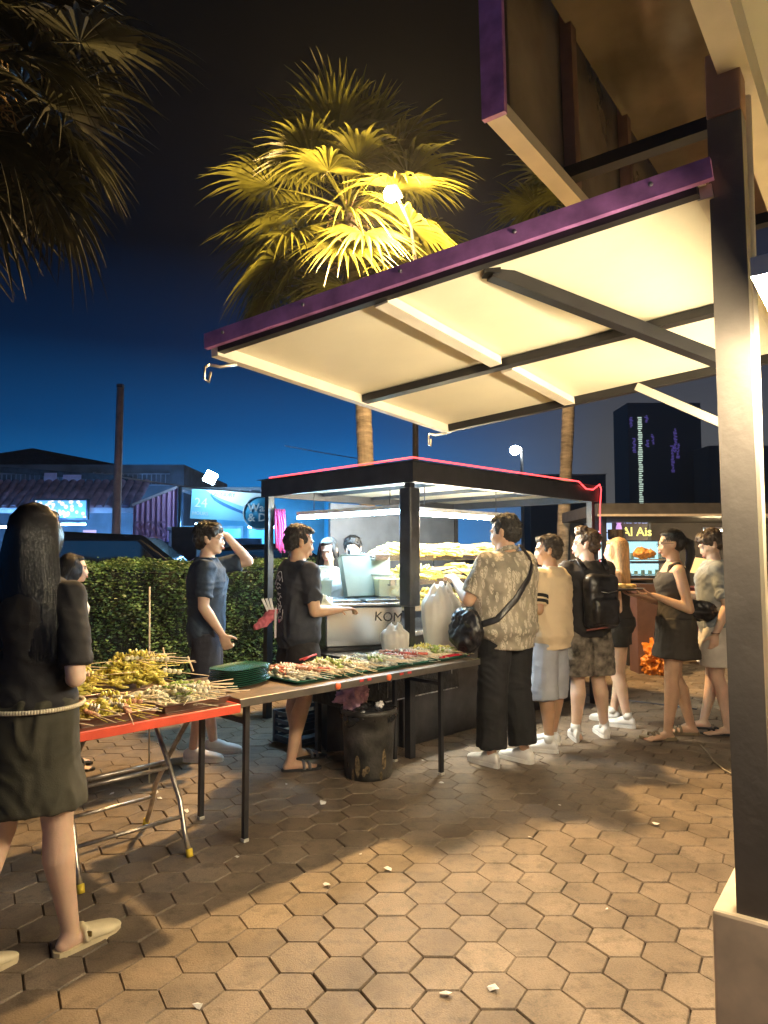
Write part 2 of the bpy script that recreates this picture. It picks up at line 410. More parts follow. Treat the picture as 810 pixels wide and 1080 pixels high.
mb.add(vs, [(0,1,5,4),(1,2,5),(2,3,4,5),(3,0,4),(3,2,1,0)]); mb.build('canopy_roof', mat('canopy sheet', (.05,.05,.06), .4, var=.3), st)
# canopy ribs under the ceiling
mb = MB()
for a in (.68, 1.36, 2.04): mb.box((a, CD/2, ZT-.09), (.035, CD-.08, .035))
mb.build('ceiling_rib', blk, st)
mb = MB(); mb.box((.03,.06,ZB/2), (.055,.055,ZB)); mb.build('post', blk, st)
mb = MB(); mb.box((.03,.06,1.52), (.115,.115,.87), bev=.015); mb.build('post_sleeve', mat('rolled black tarpaulin', (.03,.035,.045), .4, var=.3, bump=.5, bscale=20), st)
for (a, b) in ((CW-.03,.05),(CW-.03,CD-.04),(.03,CD-.04)):
    mb = MB(); mb.box((a,b,ZB/2), (.06,.06,ZB)); mb.build('post', blk, st)
# light strip: sags at the far corner and drops down the right post
led = emat('red light strip', (1.0,.045,.05), 1.3)
pts = [(-.035, CD*.93, ZT+.012), (-.035, CD*.5, ZT+.02), (-.035,-.035,ZT+.025)]
pts += [(CW*q, -.037, ZT+.025-(.0 if q < .85 else .07*math.sin((q-.85)/.15*3.14))) for q in (.1,.3,.5,.7,.85,.9,.95,1.0)]
pts += [(CW+.03,-.037,ZT-.02),(CW+.0,-.037,ZB-.05),(CW-.02,-.037,1.5),(CW-.02,-.037,1.05)]
mb = MB(); mb.tube(pts, .0065, 6); mb.build('light_strip', led, st)
# tubes
def tube_lamp(name, a, b, e, col, strength, parent):
    mb = MB(); mb.tube([a, b], .017, 10); mb.build('tube_bulb', e, parent)
    a, b = Vector(a), Vector(b); mb = MB(); mb.bar(a+Vector((0,0,.035)), b+Vector((0,0,.035)), .05, .035); mb.build('fitting', mat('white fitting', (.8,.8,.8), .4), parent)
cool = emat('cool tube', (.40,.72,1.0), 86)
warm = emat('warm white tube', (1.0,.90,.68), 130)
t1 = thing('tube_light', 'cool white tube light over the left side of the stall', 'tube light', SO, SA)
tube_lamp('t', (.22,.22,1.80), (.22,1.62,1.80), cool, None, 0, t1)
for y_ in (.45,1.4): mb = MB(); mb.tube([(.22,y_,1.85),(.22,y_,ZT-.075)], .004, 5); mb.build('hanger', blk, t1)
t2 = thing('tube_light', 'warm white tube light above the yellow skewer shelves', 'tube light', SO, SA)
tube_lamp('t', (.35,.42,1.80), (1.85,.42,1.80), warm, None, 0, t2)
for x_ in (.6,1.6): mb = MB(); mb.tube([(x_,.42,1.85),(x_,.42,ZT-.075)], .004, 5); mb.build('hanger', blk, t2)
# counter body of the stall
mb = MB(); mb.box((1.42,.62,.42), (2.5,.72,.84), bev=.01); mb.build('cabinet', mat('black laminate', (.03,.028,.028), .35, var=.4, bump=.2, bscale=10), st)
mb = MB(); mb.box((1.40,.60,.86), (2.6,.84,.035), bev=.008); mb.build('counter_top', steel, st)
mb = MB(); mb.box((CW*.62,CD-.06,1.24), (CW*.7,.03,1.46)); mb.build('back_board', mat('dark board', (.06,.07,.09), .5), st)
for (z, b, y0) in ((1.02,.52,.40),(1.22,.66,.36),(1.42,.80,.30)):
    mb = MB(); mb.box((1.35,b,z), (2.2,y0,.014), bev=.004)
    mb.box((1.35,b-y0/2,z+.018), (2.2,.012,.045)); mb.build('shelf', steel, st)
for a in (.26,1.35,2.44):
    mb = MB(); mb.tube([(a,.98,.88),(a,.98,1.50),(a,.66,1.44)], .011, 8); mb.build('shelf_upright', steel, st)
# pink cloth hanging at the back left post
mb = MB()
for i in range(7):
    x = .05+.018*i; mb.tube([(x,CD-.1,1.88),(x+.01*math.sin(i*2),CD-.12+.012*math.cos(i),1.75),(x+.008*math.sin(i),CD-.13,1.52-.02*(i%3))], [.006,.013,.011], 6)
tag(mb.build('hanging_cloth', mat('pink cloth', (.6,.06,.25), .8, bump=.3), None, SO, SA), 'pink cloth hanging from the back left corner of the stall', 'cloth')
# steel cooker box
ck = thing('steel_cooker', 'stainless steel box cooker with marker scribble beside the black post', 'cooker', sl(.02,.62), SA+R(-28))
mb = MB(); mb.box((0,0,.92), (.60,.46,.30), bev=.012); mb.build('box', steel, ck)
mb = MB(); mb.box((0,0,1.085), (.68,.53,.022), bev=.008); mb.build('rim', steel, ck)
mb = MB()
for dx_ in (-.15,.15): mb.box((dx_,0,1.105), (.27,.44,.03), bev=.01)
mb.build('lid', mat('dark pan lid', (.2,.22,.24), .25, .9), ck)
mb = MB(); mb.box((0,0,.39), (.56,.42,.76)); mb.build('stand', blk, ck)
sc_ = []
mk = mat('black marker ink', (.01,.01,.012), .5)
o_ = text_part('marker_writing', 'KOM', .10, mk, ck, (.19,-.2315,.985), (math.pi/2,R(4),0), extrude=.0006)
# clear tubs and boxes
def plastic(name, col, a=.55): return mat(name, col, .15, var=.05, alpha=a, spec=.6)
clear = plastic('clear plastic', (.50,.56,.52), .4)
milk = mat('milky plastic', (.26,.30,.26), .3, var=.05, transl=.3)
def tub(label, pos, rz, w, d, h, m, fill=None, fm=None, tilt=None):
    t = thing('plastic_tub', label, 'plastic tub', pos, rz)
    if tilt: t.rotation_euler = (tilt, 0, rz)
    mb = MB(); X, Y = Vector((1,0,0)), Vector((0,1,0)); wt = .004
    mb.box((0,0,.003), (w*.9,d*.9,.006))
    for s_ in (-1,1):
        mb.add([(s_*w*.45,-d*.45,.006),(s_*w*.45,d*.45,.006),(s_*w*.5,d*.5,h),(s_*w*.5,-d*.5,h)], [(0,1,2,3)])
        mb.add([(-w*.45,s_*d*.45,.006),(w*.45,s_*d*.45,.006),(w*.5,s_*d*.5,h),(-w*.5,s_*d*.5,h)], [(0,1,2,3)])
    mb.build('walls', m, t)
    mb = MB(); mb.tube([(-w*.5,-d*.5,h),(w*.5,-d*.5,h),(w*.5,d*.5,h),(-w*.5,d*.5,h),(-w*.5,-d*.5,h)], .006, 6); mb.build('rim', milk, t)
    if fill: mb = MB(); mb.box((0,0,fill*h/2+.008), (w*.86,d*.86,fill*h), bev=.01); mb.build('contents', fm, t)
    return t
tub('large milky plastic tub leaning on the steel cooker', sl(.20,.68,1.12), SA-.4, .42,.10,.34, milk, tilt=-.30)
tub('small square tub of pale yellow batter on the cooker', sl(.30,.56,1.12), SA-.45, .22,.16,.18, clear, .8, mat('batter', (.75,.66,.30), .5))
tub('tall clear tub in front of the smiling vendor', sl(-.20,.86,1.12), SA-.4, .22,.18,.14, milk)
tub('upper clear tub stacked before the man vendor', sl(-.20,.86,1.268), SA-.4, .20,.16,.10, clear)
# yellow-green bag of vegetables at the vendors' side
def blob_bag(name, label, cat, pos, r, m, seed, amp=.25, rz=0, vox=.01, sc=(1,1,1)):
    mb = MB(); mb.ell((0,0,r[2]), r, nu=20, nv=12)
    me = remesh(mb, name, vox, 1, lambda c: amp*r[0]*(.9*noise.noise(c*(.9/r[0])+Vector((seed,0,0)))+1.3*(.3-abs(noise.noise(c*(1.9/r[0])+Vector((0,seed,0)))))+.8*(.3-abs(noise.noise(c*(4.3/r[0])+Vector((seed,seed,0)))))+.35*noise.noise(c*(9/r[0]))))
    o = obj(name, me, m, None, pos, rz); return tag(o, label, cat)
blob_bag('vegetable_bag', 'bright yellow green bag beside the woman vendor', 'bag', sl(-.30,.80,1.10), (.075,.06,.10), mat('lime bag', (.70,.75,.05), .4, var=.3), 2)
blob_bag('paper_bag', 'crumpled pale paper bag in the vendor\'s hand', 'bag', sl(-.42,.56,1.03), (.10,.06,.075), mat('pale paper', (.72,.74,.62), .6, var=.2, bump=.4), 9, .35)
# white plastic sacks at the post: thin film with upright folds, gathered at the top
def film_sack(label, pos, r, h, seed, m, name='white_sack'):
    rr = random.Random(seed); n, nz = 72, 26; vs = []; fs = []
    ph = [rr.uniform(0,6.28) for _ in range(6)]
    for q in range(nz+1):
        u = q/nz; pr = (.90+.16*math.sin(u*3.0))*(1 if u < .72 else 1-.62*((u-.72)/.28)**1.4)
        for i in range(n):
            a = 2*math.pi*i/n
            fo = .05*math.sin(3*a+ph[0]+u*1.5)+(.03+.05*u)*abs(math.sin(5*a+ph[1]+u*.9))+(.015+.04*u)*math.sin(13*a+ph[2]+2*u)+.05*noise.noise(Vector((math.cos(a)*2,math.sin(a)*2,u*5+seed)))
            rad = r*pr*(1+fo); vs.append((rad*math.cos(a), rad*.85*math.sin(a), h*u*(1-.0*u)+r*.14*(math.sin(4*a+ph[3])+math.sin(9*a)) * (u > .9)))
    for q in range(nz):
        for i in range(n): j_ = (i+1) % n; fs.append((q*n+i,q*n+j_,(q+1)*n+j_,(q+1)*n+i))
    fs += [tuple(range(n))[::-1], tuple(nz*n+i for i in range(n))]
    mb = MB(); mb.add(vs, fs, smooth=True); return tag(mb.build(name, m, None, pos), label, 'sack')
film = mat('white plastic film', (.70,.66,.60), .30, var=.06, transl=.25, bump=.15, bscale=12)
film_sack('tall white plastic sack standing right of the black post', sl(.24,-.06,.76), .13, .47, 4, film)
film_sack('low crumpled white sack left of the black post', sl(-.17,.02,.76), .09, .20, 8, film)
# small carton on top shelf
mb = MB(); mb.box((0,0,.05), (.17,.10,.10), bev=.004); tag(mb.build('carton', mat('white carton', (.75,.75,.73), .6), None, sl(2.15,.80,1.43), SA+.1), 'white carton on the top shelf behind the queue', 'carton')
mb = MB()
for k in range(5): mb.tube([(k*.012-.02,0,0),(k*.016-.03,.01,.09),(k*.022-.045,.02,.16)], [.006,.01,.004], 5)
tag(mb.build('herb_bunch', mat('fresh green herb', (.18,.45,.08), .5), None, sl(.85,.78,1.42), SA), 'bunch of green leaves upright on the top shelf', 'herbs')
# ================================================================ SERVING TABLES
def fold_table(name, label, a0, a1, b0, b1, z, topm, edgem):
    t = thing(name, label, 'folding table', sl(a0,b0), SA)
    w, d = a1-a0, b1-b0
    mb = MB(); mb.box((w/2,d/2,z-.012), (w,d,.024), bev=.004); mb.build('tabletop', topm, t)
    mb = MB()
    for (x,y,sx,sy) in ((w/2,-.006,w+.024,.012),(w/2,d+.006,w+.024,.012),(-.006,d/2,.012,d),(w+.006,d/2,.012,d)):
        mb.box((x,y,z-.018), (sx,sy,.04), bev=.003)
    mb.build('edge_trim', edgem, t)
    return t, w, d
brown_top = mat('worn brown laminate', (.16,.10,.06), .45, var=.4, vscale=5, bump=.3)
tb, w, d = fold_table('black_leg_table', 'long wooden topped serving table on black square legs', -1.78, .12, -.49, .17, .75, brown_top, mat('grey aluminium edge', (.13,.12,.11), .4, .5))
for x in (.12, 1.66):
    for y in (.13, d-.10):
        mb = MB(); mb.box((x,y,.36), (.026,.026,.72)); lg = mb.build('leg', blk, tb)
        mb = MB(); mb.box((x,y,.009), (.032,.032,.018), bev=.003); mb.build('rubber_foot', mat('pale rubber', (.5,.48,.42), .7), lg)
    mb = MB(); mb.box((x,d/2,.60), (.022,d-.25,.022)); mb.build('brace', blk, tb)
mb = MB(); mb.box((.90,d-.1,.62), (1.52,.02,.02)); mb.build('brace', blk, tb)
for (x, y) in ((.62,-.018),(1.02,-.018)):
    mb = MB(); mb.tube([(x,-.011,.735),(x,-.020,.735)], .018, 16); mb.build('orange_sticker', mat('orange sticker', (.9,.17,.06), .5), tb)
for x in (.80,.86,1.13,1.2): 
    mb = MB(); mb.box((x,-.014,.742), (.03,.004,.012)); mb.build('red_tape', mat('red tape', (.6,.04,.04), .5), tb)
# red table with tubular folding legs
redm = mat('red formica edge', (.72,.09,.05), .35, var=.08)
tr_, w, d = fold_table('red_table', 'red edged folding table on crossed steel tube legs', -3.00, -1.86, -.58, .46, .75, mat('worn red laminate', (.25,.07,.045), .4, var=.5, vscale=7, bump=.2), redm)
tubem = mat('scuffed steel tube', (.42,.38,.34), .35, .85, var=.3, vscale=20)
yel = mat('yellow rubber tip', (.75,.55,.05), .6)
for flip in (0, 1):
    for i, x in enumerate((.53, 1.05)):
        f = (lambda y: d-y) if flip else (lambda y: y)
        xx = x + (.035 if flip else 0)
        pts = [(xx,f(.26),.012),(xx,f(.31),.10),(xx,f(.36),.24),(xx,f(.50),.42),(xx,f(.66),.60),(xx,f(.78),.72)]
        mb = MB(); mb.tube(pts, .0125, 10); lg = mb.build('leg', tubem, tr_)
        mb = MB(); mb.tube([(xx,f(.255),.0),(xx,f(.265),.035)], .0165, 10); mb.build('yellow_tip', yel, lg)
    xa = .035 if flip else 0
    for (yy, zz) in ((f(.335),.17),(f(.47),.38),(f(.78),.715)):
        mb = MB(); mb.tube([(.53+xa,yy,zz),(1.05+xa,yy,zz)], .010, 8); mb.build('cross_bar', tubem, tr_)
# second trestle at the near end of the red table
for flip in (0, 1):
    f = (lambda y: d-y) if flip else (lambda y: y)
    pts = [(.14+.03*flip,f(.26),.012),(.14+.03*flip,f(.36),.24),(.14+.03*flip,f(.66),.60),(.14+.03*flip,f(.78),.72)]
    mb = MB(); mb.tube(pts, .0125, 10); lg = mb.build('leg', tubem, tr_)
    mb = MB(); mb.tube([(.14+.03*flip,f(.255),.0),(.14+.03*flip,f(.265),.035)], .0165, 10); mb.build('yellow_tip', yel, lg)
# tall thin stick standing at the table's back
mb = MB(); mb.tube([(0,0,0),(-.03,.02,1.25)], .006, 6); tag(mb.build('bamboo_pole', mat('pale bamboo', (.62,.55,.42), .6), None, (at(160,690,4.6).x,4.6,0)), 'thin pale pole standing in front of the hedge', 'pole')
# grill and black table right of the serving table
gr = thing('grill_cart', 'black charcoal grill box on legs with dripping soot', 'grill', sl(-.55,.16), SA)
mb = MB(); mb.box((.75,.30,.55), (1.25,.44,.34), bev=.01); mb.build('fire_box', mat('sooty iron', (.025,.022,.02), .5, .3, var=.6, vscale=12, bump=.8, bscale=30), gr)
mb = MB(); mb.box((.75,.30,.735), (1.30,.48,.02)); mb.build('grill_rim', blk, gr)
for x in (.2,1.3):
    for y in (.12,.48): mb = MB(); mb.box((x,y,.19), (.035,.035,.38)); mb.build('leg', blk, gr)
mb = MB(); mb.box((.75,.09,.375), (1.2,.01,.008)); mb.build('pale_lip', mat('bare metal lip', (.6,.58,.55), .4, .6, var=.6, vscale=30), gr)
mb = MB()
for k in range(26):
    x = .18+1.15*rnd.random(); l = rnd.uniform(.02,.16); z1 = rnd.uniform(.5,.71); mb.box((x,.077,z1-l/2), (rnd.uniform(.003,.010),.003,l))
mb.build('grease_drips', mat('grease drip', (.35,.33,.30), .4, var=.4), gr)
# crate under the table
mb = MB(); mb.box((0,0,.02), (.42,.3,.02)); 
for k in range(4):
    z = .05+.06*k
    mb.box((0,-.15,z), (.42,.012,.03)); mb.box((0,.15,z), (.42,.012,.03)); mb.box((-.21,0,z), (.012,.3,.03)); mb.box((.21,0,z), (.012,.3,.03))
for x in (-.205,.205):
    for y in (-.145,.145): mb.box((x,y,.13), (.03,.03,.24))
tag(mb.build('crate', mat('dark plastic crate', (.03,.04,.06), .5), None, sl(-.2,.95), SA), 'dark slatted plastic crate on the ground behind the bin', 'crate')
# red trays on the right end of the table
for k, (a, b) in enumerate(((.02,-.30),(.10,-.12))):
    mb = MB(); mb.box((0,0,.008), (.34,.13,.012), bev=.004); mb.box((0,-.066,.018), (.34,.006,.03)); mb.box((0,.066,.018), (.34,.006,.03))
    tag(mb.build('red_tray', mat('glossy red tray', (.65,.02,.04), .25), None, sl(a,b,.751+.001*k), SA+(.05,-.04)[k]), ('red tray at the end of the serving table nearest the big man', 'red tray behind it, near the white sack')[k], 'tray')
mb = MB(); mb.tube([(0,0,0),(.17,.02,.01)], .006, 6); mb.tube([(0,.03,0),(.17,.0,.014)], .006, 6)
tag(mb.build('red_tongs', mat('red grip', (.7,.05,.06), .4), None, sl(-.92,.10,.79), SA+.4), 'pair of red handled tongs at the back of the serving table', 'tongs')
# ================================================================ BIN
bp_ = ground(388, 826); bp_.z = 0; bp_.y += .17
bn = thing('rubbish_bin', 'dirty black round rubbish bin under the serving table edge', 'rubbish bin', bp_)
binm = mat('grimy black bin', (.035,.033,.03), .5, var=.9, vscale=7, bump=.3)
mb = MB(); mb.lathe((0,0,0), [(.150,0),(.158,.02),(.172,.30),(.178,.41),(.188,.415),(.188,.44),(.174,.445),(.168,.40),(.140,.05)], 30, capt=True); mb.build('body', binm, bn)
mb = MB()
for k in range(9):
    t_ = rnd.uniform(-2.6,-.5); z = rnd.uniform(.03,.16); r_ = .153+.05*z+.008; w_ = rnd.uniform(.010,.030); h_ = rnd.uniform(.03,.12)
    ring = []
    for q in range(9):
        an = q/9*6.283; rr_ = 1+.35*rnd.random(); ring.append((r_*math.cos(t_+w_*math.cos(an)*rr_/.17*.6), r_*math.sin(t_+w_*math.cos(an)*rr_/.17*.6), max(.005, z+h_*.5*math.sin(an)*rr_)))
    mb = MB(); mb.add(ring, [tuple(range(9))]); mb.build('food_stain', mat('ochre stain', (.13,.095,.05), .7, var=.6, vscale=40), bn)
mb = MB(); mb.ell((0,0,.40), (.185,.185,.075), nu=28, nv=10)
me = remesh(mb, 'bin_liner', .010, 0, lambda c: .03*noise.noise(c*14)+.015*noise.noise(c*34))
obj('bin_liner', me, mat('black bin liner', (.018,.018,.02), .22, bump=.5, bscale=30), bn)
blob_bag('pink_bag', 'crumpled pink plastic bag sticking out of the bin', 'plastic bag', bp_+Vector((-.10,-.02,.43)), (.095,.05,.085), mat('pink film', (.75,.45,.58), .3, var=.25, vscale=14, transl=.3, bump=.6, bscale=25), 3, .55)
blob_bag('crumpled_tissue', 'crumpled white tissue on top of the full bin', 'tissue', bp_+Vector((.07,-.06,.45)), (.03,.025,.018), mat('tissue', (.7,.66,.66), .8), 5, .5, vox=.004)
# ================================================================ PEOPLE
def skin(name, col): return mat('skin '+name, col, .48, var=.06, vscale=14, sss=.15, bump=.08, bscale=200)
SK1 = skin('warm', (.56,.35,.23)); SK2 = skin('light', (.66,.45,.33)); SK3 = skin('tan', (.44,.26,.16))
def cloth(name, col, var=.12, rough=.85): return mat('cloth '+name, col, rough, var=var, vscale=6, bump=.25, bscale=350)
HAIRM = mat('black hair', (.012,.010,.010), .33, var=.4, vscale=30, bump=.6, bscale=120, stretch=(6,6,.6))
def V3(*a): return Vector(a)
def hand(mb, w, d, n, curl, side, sc=1.0):
    d = d.normalized(); n = (n-d*n.dot(d)).normalized(); s = d.cross(n)*side
    P = lambda a, b, c: w+(d*a+s*b+n*c)*sc
    mb.loft([(P(-.015,0,0),.024*sc,.020*sc,s,n),(P(.02,0,0),.031*sc,.017*sc,s,n),(P(.055,0,0),.039*sc,.015*sc,s,n),(P(.086,0,0),.040*sc,.012*sc,s,n)], n=14)
    for (b, L, r) in ((-.031,.066,.0078),(-.011,.078,.0088),(.010,.084,.009),(.030,.074,.0085)):
        p = P(.080,b,0); ang = curl*.5; l = (L*.45, L*.32, L*.26); rr = r*sc
        for k in range(3):
            dd = d*math.cos(ang)+n*math.sin(ang)+s*(b*1.2); q = p+dd*(l[k]*sc)
            mb.cap(p, rr, q, rr*.92, 8); rr *= .92; p = q; ang += curl
    p = P(.022,.028,.004)
    for k, (L, r) in enumerate(((.036,.0125),(.030,.0105),(.024,.009))):
        dd = (d*(.62+.15*k)+s*(.72-.3*k)+n*(.25+.35*curl*(k+.5))).normalized(); q = p+dd*L*sc
        mb.cap(p, r*sc, q, r*.9*sc, 8); p = q
def person(label, loc, yaw, H, W=1.0, female=False, belly=0, head=(0,0,0), arms=None, legs=None, top=None, bottom=None, shoes=None, hair=None, sk=SK1, voxel=.0085, glasses=False, face=True, lean=0, smile=False, hands=True, belt=None):
    k = H/1.70
    t = thing('person', label, 'person', loc, R(yaw)); S3 = lambda p: Vector(p)*k
    sw = (.155 if female else .175)*(.5+.5*W)
    J = {}
    leg = {'L': dict(hip=(-.085,0,.90), knee=(-.095,.012,.48), ank=(-.095,-.02,.075), toe=12), 'R': dict(hip=(.085,0,.90), knee=(.095,.012,.48), ank=(.095,-.02,.075), toe=-12)}
    for s_ in 'LR':
        if legs and s_ in legs: leg[s_].update(legs[s_])
    lz = lean
    shz = 1.362 if female else 1.374
    sh = {'L': V3(-sw*.97,lz,shz), 'R': V3(sw*.97,lz,shz)}
    arm = {'L': dict(el=(-sw-.045,-.02,1.10), wr=(-sw-.035,.06,.86), hd=(0,.12,-1), hn=(1,.2,0), curl=.4), 'R': dict(el=(sw+.045,-.02,1.10), wr=(sw+.035,.06,.86), hd=(0,.12,-1), hn=(-1,.2,0), curl=.4)}
    for s_ in 'LR':
        if arms and s_ in arms: arm[s_].update(arms[s_])
    X, Y = V3(1,0,0), V3(0,1,0)
    # ---- torso rings
    if female: T = [(.84,.12,.10,-.005),(.91,.165,.12,-.015),(.98,.155,.112,-.01),(1.08,.122,.092,0),(1.18,.130,.10,.005),(1.27,.145,.115,.012),(1.35,.148,.092,0),(1.405,.125,.07,-.008),(1.44,.06,.055,-.01)]
    else: T = [(.84,.125,.10,0),(.91,.160,.115,-.008),(1.0,.152,.11,0),(1.09,.148,.108,0),(1.20,.158,.115,0),(1.30,.172,.118,0),(1.37,.168,.098,-.004),(1.415,.135,.075,-.008),(1.45,.065,.06,-.01)]
    def trings(fit, zmin=0, zmax=9, hem=None):
        out = []
        for (z, rx, ry, oy) in T:
            if z < zmin or z > zmax: continue
            g_ = belly*max(0, 1-abs(z-1.08)/.26)
            f = fit if z < 1.40 else fit*.75
            yy = oy+g_*.5+lz*max(0, (z-.9)/.5)
            out.append((S3((0,yy,z)), (rx*W+f+g_*.35)*k, (ry*(W*.6+.4)+f+g_*.6)*k, X, Y))
        return out
    mb = MB(); mb.loft(trings(0), n=24)
    hz = 1.585; hy = .012+lz*1.15
    mb.tube([S3((0,-.015+lz,1.38)), S3((0,-.006+lz,1.46)), S3((0,hy-.008,1.53))], [.062*k*(.5+.5*W),(.050 if female else .057)*k*(.5+.5*W),.052*k*(.5+.5*W)], 16)
    hs = (.95 if female else 1.0)*k*1.02
    HM = Euler((R(head[1]), R(head[2]), R(head[0]))).to_matrix(); hc = S3((0,hy,hz))
    def hp(x, y, z): return hc+HM @ (Vector((x,y,z))*hs)
    def he(c, r, **kw): mb.ell(hp(*c), tuple(q*hs for q in r), HM, **kw)
    he((0,-.012,.035), (.074,.094,.082), nu=24, nv=16)
    he((0,.018,-.02), (.063,.074,.088), nu=22, nv=14)
    he((0,.030,-.065), (.047,.052,.045)); he((0,.062,-.090), (.024,.024,.020))
    he((0,.080,-.035), (.030,.018,.035)); he((.033,.062,-.022), (.022,.022,.022)); he((-.033,.062,-.022), (.022,.022,.022))
    he((0,.078,.024), (.048,.018,.012))
    mb.cap(hp(0,.088,.004), .008*hs, hp(0,.1005,-.030), .0115*hs); he((.010,.091,-.033), (.009,.010,.008)); he((-.010,.091,-.033), (.009,.010,.008))
    he((0,.094,-.058), (.023,.009,.006)); he((0,.092,-.068), (.019,.009,.006))
    for sx in (-1,1):
        he((sx*.074,-.006,-.008), (.010,.020,.030), nu=12, nv=8); he((sx*.079,-.012,.006), (.009,.014,.016), nu=12, nv=8)
    # ---- limbs
    for s_ in 'LR':
        a = arm[s_]; S_ = S3(sh[s_]); E = S3(a['el']); Wr = S3(a['wr']); g_ = .5+.5*W
        ra = .047 if female else .054
        mb.ell(S_, ra*1.03*k*g_, nu=14, nv=10)
        mid = S_.lerp(E,.45)
        mb.tube([S_, mid, E], [ra*k*g_, ra*.92*k*g_, ra*.74*k*g_], 14); mb.ell(E, ra*.76*k*g_, nu=12, nv=8)
        mb.tube([E, E.lerp(Wr,.28), E.lerp(Wr,.7), Wr], [ra*.74*k*g_, ra*.78*k*g_, ra*.58*k*g_, ra*.47*k], 14)
        if hands: hand(mb, Wr, Vector(a['hd']), Vector(a['hn']), a['curl'], -1 if s_ == 'L' else 1, k*(.93 if female else 1.0))
        l = leg[s_]; Hp = S3(l['hip']); K = S3(l['knee']); A = S3(l['ank']); gg = .4+.6*W; rt = .085 if female else .084
        mb.ell(Hp, rt*k*gg, nu=14, nv=10)
        mb.tube([Hp, Hp.lerp(K,.35), Hp.lerp(K,.8), K], [rt*k*gg, rt*.9*k*gg, .062*k*gg, .054*k*gg], 16); mb.ell(K, .055*k*gg, nu=14, nv=8)
        back = V3(0,-.016*k,0)
        mb.tube([K, K.lerp(A,.28)+back, K.lerp(A,.6)+back*.6, A], [.052*k*gg, .058*k*gg, .043*k*gg, .033*k], 16)
        ty = R(l['toe']); fd = V3(-math.sin(ty), math.cos(ty), 0); fs_ = V3(math.cos(ty), math.sin(ty), 0)
        l['fd'] = fd; l['fs'] = fs_; l['A'] = A
        Z = V3(0,0,1); drop = A.z-.075*k
        fp = lambda f, s, z: Vector((A.x, A.y, drop))+(fd*f+fs_*s)*k+Z*z*k
        l['fp'] = fp
        mb.cap(A, .034*k, fp(-.01,0,.045), .036*k); mb.ell(fp(-.028,0,.030), (.030*k,.032*k,.028*k))
        sgn = 1 if s_ == 'R' else -1
        closed = bool(shoes) and shoes[0] in ('sneaker','slipon')
        if closed: continue
        mule_ = bool(shoes) and shoes[0] == 'mule'
        if mule_:
            mb.loft([(fp(-.02,0,.035),.028*k,.032*k,fs_,Z),(fp(.05,0,.034),.029*k,.028*k,fs_,Z),(fp(.08,0,.03),.028*k,.02*k,fs_,Z)], n=14); continue
        mb.loft([(fp(-.02,0,.035),.030*k,.034*k,fs_,Z),(fp(.05,0,.036),.033*k,.032*k,fs_,Z),(fp(.10,.004*sgn,.027),.041*k,.022*k,fs_,Z),(fp(.145,0,.020),.043*k,.015*k,fs_,Z),(fp(.165,0,.018),.036*k,.011*k,fs_,Z)], n=14)
        for q, (o_, L, r) in enumerate(((-.030,.022,.0125),(-.011,.026,.009),(.005,.022,.0085),(.019,.016,.008),(.031,.008,.0075))):
            mb.cap(fp(.155,o_*sgn,.014), r*k, fp(.165+L,o_*sgn*1.05,.012), r*.9*k, 8)
    body = obj('body', remesh(mb, 'body', voxel*k, 2), sk, t)
    # ---- face
    if face:
        mb = MB()
        for sx in (-1,1): mb.ell(hp(sx*.031,.0785,.002), (.0125*hs,.008*hs,.0065*hs), HM, nu=12, nv=8)
        mb.build('eyes', mat('eye white', (.75,.72,.70), .25), t)
        mb = MB()
        for sx in (-1,1): mb.ell(hp(sx*.031,.0835,.002), (.0055*hs,.004*hs,.0058*hs), HM, nu=10, nv=6)
        mb.build('irises', mat('dark iris', (.02,.012,.01), .15), t)
        mb = MB()
        for sx in (-1,1):
            mb.tube([hp(sx*.014,.094,.021), hp(sx*.032,.090,.027), hp(sx*.050,.076,.021)], [.0028*hs,.0034*hs,.0015*hs], 6)
            mb.tube([hp(sx*.018,.0855,.0075), hp(sx*.031,.0875,.010), hp(sx*.044,.079,.006)], .0014*hs, 5)
        mb.build('eyebrows', HAIRM, t)
        mb = MB()
        mb.tube([hp(-.024,.090,-.061), hp(-.010,.102,-.0605), hp(0,.1035,-.0625), hp(.010,.102,-.0605), hp(.024,.090,-.061)], [.001*hs,.0042*hs,.0040*hs,.0042*hs,.001*hs], 6)
        mb.tube([hp(-.021,.090,-.067), hp(0,.1015,-.070), hp(.021,.090,-.067)], [.001*hs,.0050*hs,.001*hs], 6)
        mb.build('lips', mat('lips', (.42,.14,.12), .4), t)
    if glasses:
        mb = MB()
        for sx in (-1,1):
            pts = [hp(sx*.033+.021*math.cos(q), .102, .0+.017*math.sin(q)) for q in [i*math.pi/6 for i in range(13)]]
            mb.tube(pts, .0016*hs, 5)
            mb.tube([hp(sx*.054,.100,.006), hp(sx*.078,.05,.008), hp(sx*.084,-.012,.004)], .0016*hs, 5)
        mb.tube([hp(-.012,.104,.003), hp(.012,.104,.003)], .0016*hs, 5); mb.build('glasses', mat('glasses frame', (.03,.03,.035), .3), t)
    # ---- hair
    if hair:
        kind, hm = hair[0], hair[1]
        mb = MB()
        he_ = lambda c, r: mb.ell(hp(*c), tuple(q*hs for q in r), HM, nu=24, nv=16)
        he_((0,-.030,.050), (.083,.094,.083)); he_((0,-.050,.0), (.080,.070,.075))
        if kind in ('long','bob','pony'): he_((0,.030,.086), (.062,.045,.028))
        elif kind != 'bald': he_((0,.045,.095), (.058,.040,.026))
        if kind in ('fringe',): he_((0,.058,.066), (.062,.034,.034)); he_((.05,.03,.05), (.034,.04,.04)); he_((-.05,.03,.05), (.034,.04,.04))
